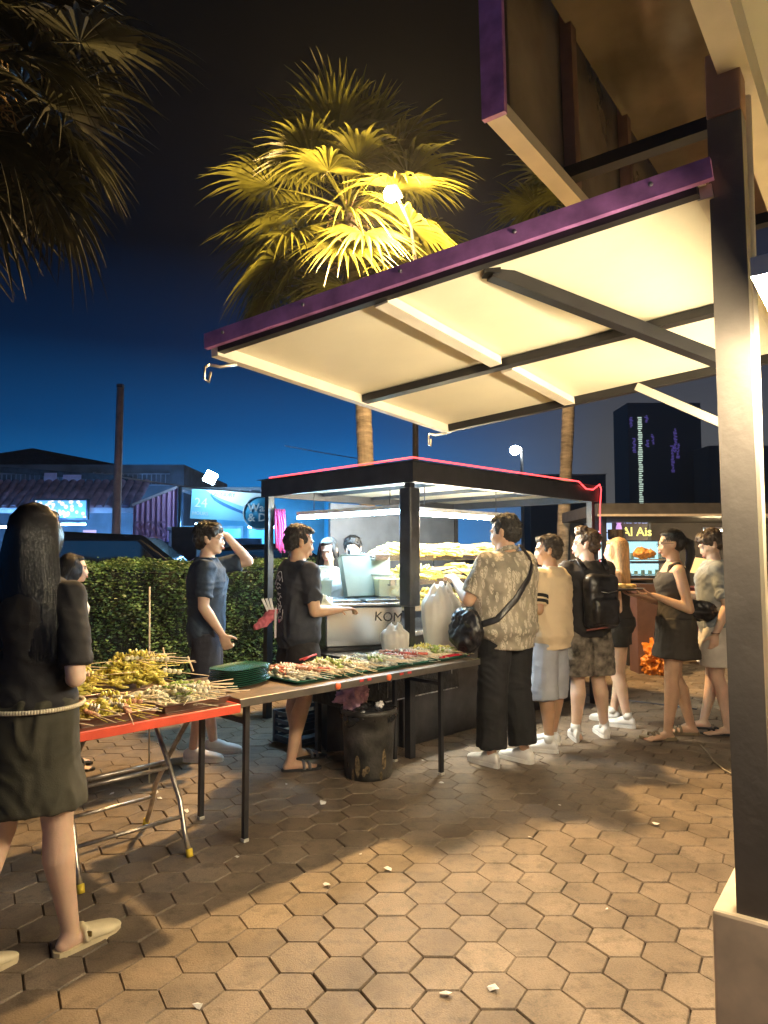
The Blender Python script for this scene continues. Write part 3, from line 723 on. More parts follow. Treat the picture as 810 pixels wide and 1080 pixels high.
        if kind in ('short','fringe','quiff'): he_((.070,.012,.022), (.012,.022,.035)); he_((-.070,.012,.022), (.012,.022,.035)); he_((0,-.072,-.045), (.052,.026,.035))
        if kind == 'quiff': he_((0,.02,.128), (.05,.06,.028))
        if kind == 'bun': he_((0,-.11,-.01), (.045,.06,.05))
        if kind in ('long','bob'):
            he_((.062,.018,-.005), (.022,.042,.075)); he_((-.062,.018,-.005), (.022,.042,.075))
        L = hair[2] if len(hair) > 2 else 0
        if kind in ('long','bob'):
            z1 = -L; HR = []; hwf = hair[3] if len(hair) > 3 else 1.0
            for (z, rx, ry, oy) in ((.05,.084,.075,-.035),(-.04,.092*(.5+.5*hwf),.072,-.04),(-.11,.100*(.4+.6*hwf),.062,-.05),(z1*.55-.05,.112*hwf,.050,-.072),(z1*.85,.118*hwf,.036,-.09),(z1,.100*hwf,.022,-.095)):
                HR.append((hc+Vector((0,oy,z))*hs, rx*hs, ry*hs, X, Y))
            mb.loft(HR, n=26)
        if kind == 'bob': he_((.066,-.015,-.035), (.030,.060,.075)); he_((-.066,-.015,-.035), (.030,.060,.075))
        if kind == 'pony':
            mb.tube([hp(0,-.10,.03), hp(0,-.155,.0), hp(0,-.16,-.10), hp(0,-.13,-.20), hp(0,-.12,-.27)], [.03*hs,.042*hs,.040*hs,.028*hs,.008*hs], 14)
        rough_ = .010 if kind in ('quiff','fringe','short') else .0018
        fz = 1.0 if kind in ('short','fringe','quiff') else .25
        sd = rnd.uniform(0, 50)
        me = remesh(mb, 'hair', .0065*k, 2, lambda c: rough_*noise.noise(Vector((c.x*42+sd, c.y*42, c.z*30*fz)))+rough_*.6*noise.noise(Vector((c.x*95, c.y*95+sd, c.z*70*fz))))
        ho = obj('hair', me, hm, t)
        # loose strands over the hair mass
        mb = MB(); nst = 1500 if kind in ('long','pony','bob') else 260
        if kind in ('long','bob'):
            for i in range(nst):
                th = R(rnd.uniform(150, 390)) if i % 5 else R(rnd.uniform(0,360)); cx_, sx_ = math.cos(th), math.sin(th)
                if sx_ > .3: continue
                pts = []; l_ = L*rnd.uniform(.86,1.06)
                for q in range(9):
                    u_ = q/8
                    if u_ < .3:
                        ph = u_/.3; z = .13*math.cos(ph*1.5)+.0; rr_ = math.sin(max(.12,ph*1.45))
                        p = hc+Vector((cx_*.089*rr_, -.032+sx_*.098*rr_, .048+ .088*math.cos(ph*1.45)))*hs
                    else:
                        z = .05-(u_-.3)/.7*(l_+.05); v_ = (u_-.3)/.7
                        rx = (.090+.024*v_)*(1+(hwf-1)*min(1,v_*2)); ry = .085*(1-v_)+.030*v_; oy = -.035-.06*v_
                        wv_ = .012*math.sin(i*.7+q*.5)*v_; p = hc+Vector((cx_*rx*1.05+wv_, oy+sx_*ry*1.10, z))*hs
                    pts.append(p)
                mb.tube(pts, [.0016*hs]*8+[.0004*hs], 4, cap=False)
        else:
            for i in range(nst):
                a_ = rnd.uniform(0,6.283); e_ = rnd.uniform(.05,1.45)
                n_ = Vector((math.cos(a_)*math.cos(e_), math.sin(a_)*math.cos(e_), math.sin(e_)))
                p = Vector((n_.x*.082, -.030+n_.y*.093, .045+n_.z*.084)); fl = Vector((n_.x*.4, .5+rnd.uniform(-.4,.4), -.1)) if n_.z > .6 else Vector((n_.x*.2, n_.y*.3+.1, -1))
                fl.normalize(); ln = rnd.uniform(.02,.042)
                q1 = p+n_*.006+fl*ln*.5; q2 = p+n_*rnd.uniform(.004,.012)+fl*ln
                if q2.y > .085 and q2.z < .07: continue
                mb.tube([hp(*p), hp(*q1), hp(*q2)], [.0024*hs,.002*hs,.0005*hs], 4, cap=False)
        mb.build('strands', hm, ho)
    # ---- clothing
    def folds(amp, sc=7, seed=0):
        def f(c):
            a = noise.noise(Vector((c.x*sc*.9+seed, c.y*sc*.9, c.z*sc*.45)))
            w = noise.noise(Vector((c.x*4, c.y*4+seed, c.z*4)))
            b1 = .38-abs(noise.noise(Vector((c.x*sc*1.5+w*1.2, c.y*sc*1.5+seed, c.z*sc*.55+c.x*2))))*1.7     # sharp drape ridges
            b2 = .30-abs(noise.noise(Vector((c.x*sc*.9+c.z*3, c.y*sc*.9, c.z*sc*2.4+c.x*5+w*1.5+seed))))*1.6  # crosswise creases
            d = noise.noise(Vector((c.x*34, c.y*34, c.z*30+seed)))
            return amp*(.55*a+.85*max(b1,-.4)*(.6+w)+.55*max(b2,-.4)*(.7-w)+.10*d)+.002
        return f
    res = {'t': t, 'k': k, 'hp': hp, 'arm': arm, 'leg': leg, 'sh': sh, 'J': J}
    if top:
        fit = top.get('fit', .014); hem = top.get('hem', .84); mb = MB()
        rr_ = trings(fit, hem, top.get('neck', 1.46))
        z0 = rr_[0]; bot = (Vector((0, z0[0].y, hem*k)), z0[1]*(1+top.get('flare',.05)), z0[2]*(1+top.get('flare',.05)), X, Y)
        mb.loft([bot]+rr_, n=28)
        sf = top.get('sleeve', .62)
        for s_ in 'LR':
            S_ = S3(sh[s_]); E = S3(arm[s_]['el']); g_ = .5+.5*W; ra = (.047 if female else .054)
            if sf > 0:
                mb.ell(S_+V3(0,0,-.001*k), (ra*1.06+.013)*k*g_, nu=16, nv=12)
                d = (E-S_); e = S_+d*sf
                mb.tube([S_, S_+d*sf*.5, e], [(ra+.011)*k*g_, (ra+.008)*k*g_, (ra+.010)*k*g_], 18)
            elif sf == 0:   # tank straps
                mb.tube([S3((sh[s_].x*.62,lz+.075,1.29)), S3((sh[s_].x*.62,lz+.045,1.40)), S3((sh[s_].x*.60,lz-.02,1.425)), S3((sh[s_].x*.62,lz-.075,1.36)), S3((sh[s_].x*.60,lz-.085,1.28))], top.get('strap',.014)*k, 8)
        obj(top.get('name','shirt'), remesh(mb, 'shirt', .0095*k, 2, folds(top.get('folds',.014)*1.35, seed=rnd.uniform(0,40))), top['mat'], t)
    if bottom:
        kind = bottom['kind']; mb = MB(); fit = bottom.get('fit', .012)
        if kind == 'skirt':
            zh = bottom['hem']; zt = bottom.get('top', 1.02); base = trings(fit, .89, zt)
            r_ = base[0]; hips = r_[1]
            rows = [(S3((0,-.008,zh)), hips*bottom.get('flare',1.08), hips*.80*bottom.get('flare',1.08), X, Y), (S3((0,-.01,(zh+.9)/2)), hips*1.03, r_[2]*1.05, X, Y)]
            mb.loft(rows+base, n=30)
        else:
            mb.loft(trings(min(fit,.010) if top and top.get('sleeve',1) > 0 else fit, .80, bottom.get('top', 1.0)), n=26)
            fr = bottom.get('len', .6); fl = bottom.get('flare', .03)
            for s_ in 'LR':
                l = leg[s_]; Hp = S3(l['hip']); K = S3(l['knee']); A = S3(l['ank']); gg = .4+.6*W
                mb.ell(Hp+V3(0,0,-.03*k), (.086+min(fit,.012))*k*gg, nu=16, nv=10)
                if fr <= 1:
                    e = Hp.lerp(K, fr); mb.tube([Hp, Hp.lerp(K,fr*.5), e], [(.086+min(fit,.012))*k*gg, (.083+fit+fl*.3)*k*gg, (.085-.022*fr+fit+fl*.7)*k*gg], 20)
                else:
                    q = fr-1; e = K.lerp(A, q)
                    mb.tube([Hp, Hp.lerp(K,.5), K, K.lerp(A,q*.6), e], [(.086+min(fit,.012))*k*gg, (.080+fit)*k*gg, (.064+fit+fl*.5)*k*gg, (.058+fit+fl*.6)*k*gg, (.050+fit+fl*.8)*k*gg], 20)
        obj(bottom.get('name', kind), remesh(mb, kind, .0095*k, 2, folds(bottom.get('folds',.010), 8, seed=rnd.uniform(0,40))), bottom['mat'], t)
    if belt:
        r_ = [q for q in trings(.026, .90, 1.05)]; 
        zb = belt[1]; n = 40; mb = MB(); R1 = (r_[0][1]+.0*k, r_[0][2])
        pts = [Vector((R1[0]*1.02*math.cos(i*2*math.pi/n), -.008+R1[1]*1.04*math.sin(i*2*math.pi/n), (zb+.006*math.sin(i*2*math.pi/n+1))*k)) for i in range(n+1)]
        mb.tube(pts, .0065*k, 8)
        for i in range(n*3): 
            a_ = i*2*math.pi/(n*3); mb.ell((R1[0]*1.02*math.cos(a_)*1.012, -.008+R1[1]*1.04*math.sin(a_)*1.012, (zb+.006*math.sin(a_+1))*k), (.0075*k,.0075*k,.009*k), nu=6, nv=4)
        mb.build('rope_belt', belt[0], t)
    if shoes:
        kind, m1 = shoes[0], shoes[1]
        for s_ in 'LR':
            l = leg[s_]; fp, fs_, A = l['fp'], l['fs'], l['A']; Z = V3(0,0,1); sgn = 1 if s_ == 'R' else -1
            if kind in ('sneaker','slipon'):
                mb = MB()
                mb.loft([(fp(-.065,0,.045),.026*k,.034*k,fs_,Z),(fp(-.045,0,.050),.038*k,.045*k,fs_,Z),(fp(0,0,.056),.042*k,.050*k,fs_,Z),(fp(.05,0,.050),.043*k,.044*k,fs_,Z),(fp(.10,0,.040),.047*k,.033*k,fs_,Z),(fp(.155,0,.034),.047*k,.027*k,fs_,Z),(fp(.19,0,.030),.038*k,.021*k,fs_,Z),(fp(.21,0,.028),.020*k,.012*k,fs_,Z)], n=20)
                if kind == 'sneaker': mb.tube([fp(-.005,0,.05), A+Vector((0,0,.035*k))], [.040*k,.041*k], 16)
                so = obj('shoe', remesh(mb, 'shoe', .006*k, 1), m1, t)
                mb = MB(); rows = []
                for z in (-.0, .026):
                    rows.append([fp(a_, b_*sgn, z+.001) for (a_, b_) in ((-.072,0),(-.065,-.026),(-.03,-.041),(.05,-.043),(.12,-.052),(.18,-.046),(.212,-.022),(.218,0),(.208,.026),(.17,.044),(.10,.046),(.03,.040),(-.03,.038),(-.065,.026))])
                nn_ = len(rows[0]); mb.add(rows[0]+rows[1], [tuple(range(nn_)), tuple(range(nn_, 2*nn_))[::-1]]+[(i, (i+1)%nn_, nn_+(i+1)%nn_, nn_+i) for i in range(nn_)])
                mb.build('sole', shoes[2] if len(shoes) > 2 else mat('white sole', (.75,.73,.70), .5), so)
                mb = MB()
                for q in range(5): mb.tube([fp(.02+.022*q,-.020,.100-.0115*q), fp(.028+.022*q,0,.104-.0115*q), fp(.02+.022*q,.020,.100-.0115*q)], .0028*k, 5)
                if kind == 'sneaker':
                    mb.build('laces', mat('lace', (.65,.65,.65), .8), so)
                    mb = MB(); mb.tube([A+Vector((0,0,.0)), A+Vector((0,0,.06*k))], [.043*k,.039*k], 16); mb.build('sock', mat('white sock', (.7,.7,.68), .9), t)
            else:
                mb = MB(); rows = []
                for z in (-.0, .022):
                    rows.append([fp(a_, b_*sgn, z-.004) for (a_, b_) in ((-.068,0),(-.060,-.024),(-.02,-.038),(.05,-.041),(.12,-.050),(.18,-.046),(.21,-.022),(.216,0),(.206,.024),(.17,.043),(.10,.046),(.03,.040),(-.02,.036),(-.058,.024))])
                nn_ = len(rows[0]); mb.add(rows[0]+rows[1], [tuple(range(nn_)), tuple(range(nn_, 2*nn_))[::-1]]+[(i, (i+1)%nn_, nn_+(i+1)%nn_, nn_+i) for i in range(nn_)])
                so = mb.build('sandal_sole' if kind != 'mule' else 'sole', shoes[2] if len(shoes) > 2 else m1, t)
                mb = MB()
                if kind == 'mule':
                    mb.loft([(fp(.035,0,.040),.045*k,.038*k,fs_,Z),(fp(.07,0,.036),.047*k,.036*k,fs_,Z),(fp(.11,0,.030),.051*k,.030*k,fs_,Z),(fp(.155,0,.024),.052*k,.024*k,fs_,Z),(fp(.19,0,.020),.042*k,.018*k,fs_,Z),(fp(.212,0,.017),.022*k,.010*k,fs_,Z)], n=22)
                    mb.tube([fp(.045,.048,.02), fp(.05,.03,.07), fp(.05,0,.082), fp(.05,-.03,.07), fp(.045,-.048,.02)], .007*k, 6)
                    u_ = obj('upper', remesh(mb, 'upper', .006*k, 1), m1, so)
                    mb = MB(); mb.box(fp(.05,.047*sgn,.052), (.02*k,.006*k,.02*k), bev=.002); mb.build('buckle', mat('brass buckle', (.35,.28,.12), .3, .9), so)
                else:
                    for f_ in ((.085,.125) if kind == 'strap2' else (.095,.112,.129)):
                        mb.tube([fp(f_,.046,.012), fp(f_,.040,.040), fp(f_,.018,.056-(f_-.08)*.25), fp(f_,-.018,.056-(f_-.08)*.25), fp(f_,-.040,.040), fp(f_,-.046,.012)], (.011 if kind == 'strap2' else .012)*k, 8)
                    mb.build('strap', m1, so)
    return res
def gpos(px, py, Y=None):
    p = ground(px, py); return (p.x, p.y, 0)
# ================================================================ OWN-SIDE STALL: post, rail, raised awning flaps
QO = Vector((.835, 1.70, 0)); QA = R(54)
QS = Vector((math.cos(QA), math.sin(QA), 0)); QN = Vector((-math.sin(QA), math.cos(QA), 0))
def ql(a, b, z=0): return QO+QS*a+QN*b+Vector((0,0,z))
rs = thing('kiosk', 'cream and dark steel kiosk at the right with raised purple edged flaps', 'kiosk', QO, QA)
post_m = mat('dark brown steel post', (.13,.11,.09), .40, .2, var=.14, vscale=5, bump=.15, bscale=40)
purple = mat('purple edge trim', (.42,.17,.42), .45, var=.22, vscale=14, bump=.15, bscale=60)
creamp = mat('cream painted panel', (.72,.66,.49), .42, var=.05, vscale=2.5, bump=.12, bscale=18)
dkbar = mat('dark grey square bar', (.016,.015,.017), .4, .3, var=.2)
whp = mat('cream steel frame', (.66,.58,.46), .35, var=.06)
Wq = lambda p: Matrix.Rotation(-QA,3,'Z') @ (p-QO)
pt0, pt1 = Wq(at(766,128,1.70)), Wq(at(799,962,1.70))
mb = MB(); mb.bar(pt1, pt0, .066, .078, up=Vector((0,1,0))); mb.build('post', post_m, rs)
mb = MB(); mb.box((pt0.x,pt0.y,pt0.z+.085), (.07,.08,.165), bev=.004); mb.build('post_head', mat('primer brown steel', (.36,.20,.12), .5), rs)
mb = MB(); mb.box((pt1.x+.95,pt1.y-.06,pt1.z/2), (2.0,.30,pt1.z), bev=.008); mb.build('cabinet', mat('tan painted cabinet', (.72,.56,.38), .4, var=.15), rs)
mb = MB(); mb.box((0,-.045,2.70), (6.0,.07,.10)); mb.build('top_rail', whp, rs)
mb = MB(); mb.box((.1,-.55,2.83), (5.5,1.1,.02)); mb.build('roof_sheet', creamp, rs)
for x in (-.35,.35,1.05):
    mb = MB(); mb.box((x,-.60,2.78), (.05,1.0,.06)); mb.build('roof_beam', dkbar, rs)
mb = MB(); mb.tube([(.10,-.055,.6),(.10,-.055,2.64)], .012, 8); mb.build('conduit', whp, rs)
mb = MB(); mb.box((1.0,-.85,1.55), (2.2,.03,2.2)); mb.build('back_panel', creamp, rs)
for z in (.98,1.42,1.95,2.22):
    mb = MB(); mb.box((.95,-.66,z), (2.0,.34,.02)); mb.build('shelf', whp, rs)
# bottles on the shelves, seen as a sliver at the picture's right edge
btl = thing('bottle', 'lime drink bottle on a kiosk shelf at the right edge', 'bottle', ql(.5,-.6,1.43), 0, 'drink bottles on the kiosk shelves')
mb = MB(); mb.lathe((0,0,0), [(.028,0),(.032,.01),(.032,.12),(.014,.165),(.013,.19)], 16); mb.build('bottle_body', mat('lime drink', (.55,.62,.03), .2, var=.15), btl)
mb = MB(); mb.lathe((0,0,.19), [(.016,0),(.016,.02)], 12); mb.build('bottle_cap', mat('green cap', (.05,.35,.08), .4), btl)
for i in range(7): dup(btl, ql(.58+.085*i, -.6+.02*(i%2), 1.43))
for i in range(8): dup(btl, ql(.42+.085*i, -.62+.02*(i%2), 1.96))
for i in range(6):
    c_ = blob_bag('snack_packet', ['red crinkled snack packet on the lower kiosk shelf at the right edge','yellow snack packet standing beside the red ones on the kiosk shelf'][i%2], 'snack packet', ql(.42+.13*i,-.6,.99), (.05,.025,.07), mat(['red foil','yellow foil'][i%2], [(.6,.05,.06),(.75,.5,.05)][i%2], .3, .2), i, .12)
    c_['group'] = 'snack packets on the lower kiosk shelf'
# warm tube inside the kiosk behind the post; near end lengthened to light the trim
tw = thing('tube_light', 'bright warm tube light right behind the dark kiosk post', 'tube light', QO, QA)
tube_lamp('k', (-.50,-.16,1.93), (1.70,-.16,1.93), emat('kiosk tube', (1.0,.84,.58), 84), None, 0, tw)
# ---- lower flap
def flap(name, label, corners, th, ribs, bars, panelm, purple_side, hooks):
    t = thing(name, label, 'awning flap', corners[0])
    o = corners[0]; P = [c-o for c in corners]          # P0 hinge-near, P1 hinge-far, P2 outer-far, P3 outer-near
    ex = (P[1]-P[0]).normalized(); ey = (P[3]-P[0]).normalized(); ez = ex.cross(ey).normalized()
    W_, L_ = (P[1]-P[0]).length, (P[3]-P[0]).length
    B = lambda u, v, w=0: ex*u+ey*v+ez*w
    M = Matrix((ex, ey, ez)).transposed()
    mb = MB(); mb.box(B(W_/2, L_/2, 0), (W_-.03, L_-.03, .008), M); mb.build('panel', panelm, t)
    fr = whp
    mb = MB()
    mb.box(B(W_/2, L_-.015, -.022), (W_-.004, .03, .045), M); mb.box(B(W_/2, .02, -.02), (W_-.06, .035, .035), M)
    mb.build('frame', fr, t)
    mb = MB(); mb.box(B(.016, L_/2, -.018), (.03, L_-.062, .030), M); mb.box(B(W_-.016, L_/2, -.022), (.03, L_-.062, .04), M); mb.build('side_bar', dkbar, t)
    mb = MB(); mb.box(B(-.010, L_/2, .012), (.018, L_+.02, .055), M); mb.build('purple_trim', purple, t)
    for (u0,v0,u1,v1,m,w) in bars:
        a, b = B(u0,v0,-.024), B(u1,v1,-.024); mb = MB(); mb.bar(a, b, w, .032, up=ez); mb.build('rib', m, t)
    for (u, v) in hooks:
        mb = MB(); mb.tube([B(u+.0,v-.02,-.05), B(u-.03,v+.03,-.055), B(u-.07,v+.04,-.055)], .006, 6)
        mb.tube([B(u-.07,v+.04,-.055), B(u-.10,v+.03,-.075), B(u-.105,v+.03,-.12), B(u-.085,v+.03,-.125), B(u-.07,v+.035,-.085)], .005, 6)
        mb.build('hook', mat('bright zinc hook', (.7,.66,.55), .3, .9), t)
    return t, B, W_, L_
def at_plane(px, py, z):
    d = ray(px, py); return Vector((0,0,CAMZ))+d*((z-CAMZ)/d.z)
c_hn = at(748, 186, 1.66); c_on = at(222, 364, 2.44)
c_of = at(470, 449, 3.70); c_hf = c_hn+(c_of-c_on)
Lw, Ww = (c_on-c_hn).length, (c_hf-c_hn).length
fl, B, W_, L_ = flap('awning_flap', 'large cream awning flap with purple trim propped out over the walkway', [c_hn, c_hf, c_of, c_on], .05, None,
    [(Ww*.53,.04,Ww*.53,Lw-.03,dkbar,.045),(.03,Lw*.585,Ww*.5,Lw*.585,whp,.05),(Ww*.56,Lw*.585,Ww-.03,Lw*.585,whp,.05)], creamp, 0, [(.10, Lw+.0),(Ww-.03, Lw+.0)])
# prop strut from the near edge of the flap back to the post
sa = at(518, 287, 0.0+ (c_hn.lerp(c_on,.5)).y); sb = at(790, 392, 2.35)
mb = MB(); mb.bar(sa-c_hn, sb-c_hn, .042, .042); mb.build('prop_strut', dkbar, fl)
mb = MB(); mb.box(sa-c_hn+Vector((.0,.0,.02)), (.05,.05,.06)); mb.build('strut_bracket', dkbar, fl)
s2a = at(672, 408, 3.2); s2b = at(760, 446, 3.0)
mb = MB(); mb.bar(s2a-c_hn, s2b-c_hn, .035, .035); mb.build('far_strut', whp, fl)
# ---- upper hanging flap
p0 = at(523, 118, 2.30)
tilt = QN*.0+Vector((0,0,1))
ul, uh = 3.1, 1.25
base = p0; far = p0+QS*ul
top_n = p0+Vector((-.045,-.02,uh)); 
t = thing('awning_flap', 'upper dark flap hanging upright above, with a purple end strip', 'awning flap', base)
ex = QS; ez = (top_n-base).normalized(); ey = ez.cross(ex).normalized(); ez = ex.cross(ey)
M = Matrix((ex, ey, ez)).transposed(); Bq = lambda u, v, w=0: ex*u+ey*v+ez*w
gloss = mat('glossy bronze sheet', (.30,.25,.18), .14, .25, var=.25, vscale=2)
mb = MB(); mb.box(Bq(ul/2,.035,uh/2), (ul-.02,.006,uh), M); mb.build('panel', gloss, t)
mb = MB(); mb.box(Bq(ul/2,.0,-.0), (ul,.07,.05), M); mb.build('bottom_frame', whp, t)
mb = MB(); mb.box(Bq(-.012,.0,uh/2), (.022,.085,uh+.05), M); mb.build('purple_trim', purple, t)
mb = MB(); mb.box(Bq(.02,-.01,uh/2), (.035,.05,uh-.06), M); mb.build('end_bar', dkbar, t)
for u in (.72,1.5,2.3):
    mb = MB(); mb.box(Bq(u,.0,uh/2), (.06,.05,uh-.06), M); mb.build('rib', mat('rusty steel bar', (.22,.12,.08), .5, .3), t)
for u in (.62, 1.55):
    a = Bq(u,-.01,.05); b = a-QN*1.05+Vector((0,0,.02)); mb = MB(); mb.bar(a, b, .06, .05); mb.build('support_arm', dkbar, t)
mb = MB(); mb.box(Bq(ul/2,-.45,uh*.62), (ul,.9,.02), M); mb.build('upper_sheet', gloss, t)
# bolts, hinge plates and a loose cable tie row on the lower flap
for q in (.12,.36,.62,.86):
    mb = MB(); mb.box(c_hn.lerp(c_hf,q)-c_hn+Vector((0,0,-.03)), (.07,.05,.012), (0,0,QA)); mb.build('hinge', mat('zinc hinge', (.4,.38,.34), .4, .8), fl)
for q in (.08,.3,.52,.74,.95):
    p_ = c_hn.lerp(c_on,q)-c_hn-QS*.022+Vector((0,0,.018)); mb = MB(); mb.tube([p_, p_-QS*.006], .006, 8); mb.build('screw', mat('screw head', (.3,.28,.3), .4, .8), fl)
# ================================================================ BACKGROUND LEFT: shop row
def bxy(px, Y): return (px-405)/FPX*Y
def bz(py, Y): return at(405, py, Y).z
wallm = mat('shop wall', (.16,.18,.24), .85, var=.2, vscale=2, bump=.3)
YB = 18.0
x0, x1 = bxy(-60,YB), bxy(193,YB)
hs_ = thing('shophouse', 'low shophouse with a tiled awning and a lit sign at the left', 'building', ((x0+x1)/2, YB, 0)); hw = x1-x0
mb = MB(); mb.box((0,2.5,1.9), (hw,5,3.8)); mb.build('wall', wallm, hs_)
mb = MB(); mb.add([(-hw/2-.3,-.35,3.75),(hw/2-1.2,-.35,3.35),(hw/2-1.2,5,4.0),(-hw/2-.3,5,5.0)], [(0,1,2,3)]); mb.add([(-hw/2-.3,-.35,3.70),(hw/2-1.2,-.35,3.30),(hw/2-1.2,-.35,3.45),(-hw/2-.3,-.35,3.85)], [(0,1,2,3)])
mb.build('roof', mat('dark roof sheet', (.07,.08,.11), .7, var=.3), hs_)
tile = mat('clay roof tile', (.36,.24,.34), .7, var=.3, vscale=4, bump=.2)  # purple cast of the light is put into the clay colour
za, zb2 = bz(507,YB-1.2), bz(535,YB-2.0); aw = thing('tiled_awning', 'two rows of pinkish roof tiles along the shophouse front', 'awning', ((x0+x1)/2, YB, 0))
mb = MB(); x = x0-.1
xe = bxy(147,YB-1.5)
while x < xe:
    for r_ in range(2):
        f0, f1 = r_*.5, r_*.5+.46
        y0_, y1_ = -.9-.9*f0, -.9-.9*f1; z0_, z1_ = za+(zb2-za)*f0, za+(zb2-za)*f1
        n = 6; vs = []
        for (yy, zz) in ((y0_,z0_),(y1_,z1_-.03)):
            for q in range(n+1):
                an = math.pi*q/n; vs.append((x-(x0+x1)/2+.095*math.cos(an), yy, zz+.07*math.sin(an)))
        mb.add(vs, [(q,q+1,n+2+q,n+1+q) for q in range(n)]+[tuple(range(n+1,2*n+2))], smooth=False)
    x += .2
mb.build('tiles', tile, aw)
mb = MB(); mb.bar((x0-(x0+x1)/2,-1.8,zb2-.06),(xe-(x0+x1)/2,-1.8,zb2-.06),.05,.12); mb.build('gutter', mat('pale gutter', (.5,.45,.55), .6), aw)
# windows, laundry, grille on the upper floor
for (a,b,c,d) in ((46,59,499,508),(66,85,501,511)):
    w_ = MB(); w_.box((0,0,0), (bxy(b,17.6)-bxy(a,17.6),.02,bz(c,17.6)-bz(d,17.6)))
    tag(w_.build('hanging_laundry', mat('pink laundry', (.62,.42,.60), .8, var=.2, vscale=3), None, (bxy((a+b)/2,17.6),17.55,bz((c+d)/2,17.6))), 'pale pink cloth hung above the tiled awning, '+('the narrow left one' if a < 60 else 'the wide right one'), 'laundry')
mb = MB()
for i in range(46): mb.box((-hw/2+.3+i*.12,-.08,3.40), (.02,.02,.30))
mb.box((-hw/2+3,-.08,3.26),(5.6,.03,.03)); mb.box((-hw/2+3,-.08,3.55),(5.6,.03,.03)); mb.build('railing', mat('pale railing', (.3,.32,.42), .6), hs_)
mb = MB()
for px in (98,107): mb.box((bxy(px,17.9)-(x0+x1)/2,-.1,bz(505,17.9)), (.07,.05,.35))
mb.build('window_bar', MATS['pale railing'], hs_)
# lit sign
def sign_mat(name, c1, c2, sc, st):
    m = bpy.data.materials.new(name); m.use_nodes = True; nt = m.node_tree; b = nt.nodes['Principled BSDF']
    tc = nt.nodes.new('ShaderNodeTexCoord'); v = nt.nodes.new('ShaderNodeTexVoronoi'); v.inputs['Scale'].default_value = sc
    nt.links.new(tc.outputs['Object'], v.inputs['Vector']); r = nt.nodes.new('ShaderNodeValToRGB'); ramp(r, [(.25, c1), (.5, c2)])
    nt.links.new(v.outputs['Distance'], r.inputs[0]); nt.links.new(r.outputs[0], b.inputs['Emission Color']); nt.links.new(r.outputs[0], b.inputs['Base Color']); b.inputs['Emission Strength'].default_value = st
    return m
def board(name, label, cat, a, b, c, d, Y, m, th=.06, frame=None, **kw):
    w_, h_ = bxy(b,Y)-bxy(a,Y), bz(c,Y)-bz(d,Y)
    t = thing(name, label, cat, (bxy((a+b)/2,Y), Y, bz((c+d)/2,Y)))
    mb = MB(); mb.box((0,0,0), (w_,th,h_)); mb.build('face', m, t)
    if frame:
        mb = MB()
        for sx in (-1,1): mb.box((sx*(w_/2+.02),0,0), (.04,th+.03,h_+.08))
        for sz in (-1,1): mb.box((0,0,sz*(h_/2+.02)), (w_,th+.03,.04))
        mb.build('frame', frame, t)
    return t, w_, h_
board('shop_sign', 'lit white and gold patterned sign box under the tiled awning', 'sign', 37, 91, 528, 546, 16.0, sign_mat('patterned sign', (1.0,.80,.65), (.10,.30,.60), 9, .40), frame=mat('dark sign frame', (.05,.06,.09), .5))
cy = emat('cyan shop tube', (.16,.50,1.0), 120)
def shop_tube(px0, px1, py, Y, label, e):
    a = at(px0, py, Y); b = at(px1, py, Y)
    t = thing('shop_tube_light', label, 'tube light', a); tube_lamp('x', Vector((0,0,0)), b-a, e, None, 0, t)
    return t
shop_tube(52, 90, 553, 15.6, 'blue white tube light under the patterned sign', cy)
shop_tube(60, 92, 566, 15.9, 'lower blue white tube light by the dark car roof', cy)
shop_tube(-30, 8, 556, 15.5, 'blue white tube light at the far left edge', cy)
board('notice_board', 'small pink notice board beside the shop tube lights', 'sign', 88, 101, 559, 566, 15.5, mat('pink notice', (.6,.45,.65), .6, emit=(.3,.25,.5), estr=.5))
# pole
pb = at(121,600,12); pt = at(127,409,12)
t = thing('utility_pole', 'tall pale pole standing before the shophouse', 'pole', (pb.x, 12, 0)); mb = MB(); mb.tube([(0,0,0),(pt.x-pb.x,0,pt.z)], [.085,.06], 12); mb.build('shaft', mat('pinkish concrete', (.42,.34,.38), .8, bump=.3), t)
mb = MB(); mb.box((pt.x-pb.x,0,pt.z+.03), (.10,.10,.06)); mb.build('pole_cap', MATS['dark sign frame'], t)
# corrugated gate
gm = mat('mauve corrugated sheet', (.46,.26,.50), .5, var=.2, vscale=2, stretch=(6,1,.5))
t = thing('corrugated_gate', 'mauve corrugated metal sheet with a slanted top', 'gate', (bxy(140,15),15,0))
mb = MB(); n = 60; xa, xb = 0, bxy(187,15)-bxy(140,15); vs = []
for i in range(n+1):
    q = i/n; x = xa+(xb-xa)*q; yy = .035*math.sin(q*n*.9); vs += [(x,yy,bz(571,15)), (x,yy,bz(533-19*q,15))]
mb.add(vs, [(2*i,2*i+2,2*i+3,2*i+1) for i in range(n)]); mb.build('sheet', gm, t)
mb = MB(); mb.bar((0,-.06,bz(533,15)),(xb,-.06,bz(514,15)),.05,.05); mb.build('top_rail', MATS['pale gutter'], t)
text_part('lettering', 'SSS', .55, mat('faded lettering', (.30,.16,.32), .7), t, (xb*.42,-.10,bz(560,15)), (math.pi/2,0,0), extrude=.002)
mb = MB(); mb.box((0,.25,bz(585,15)/2+.2), (4.2,.15,bz(570,15))); 
tag(mb.build('boundary_wall', mat('rough dark wall', (.13,.13,.17), .9, var=.35, vscale=5, bump=.8, bscale=20), None, (bxy(170,15),15,0)), 'rough dark boundary wall below the mauve sheet', 'wall')
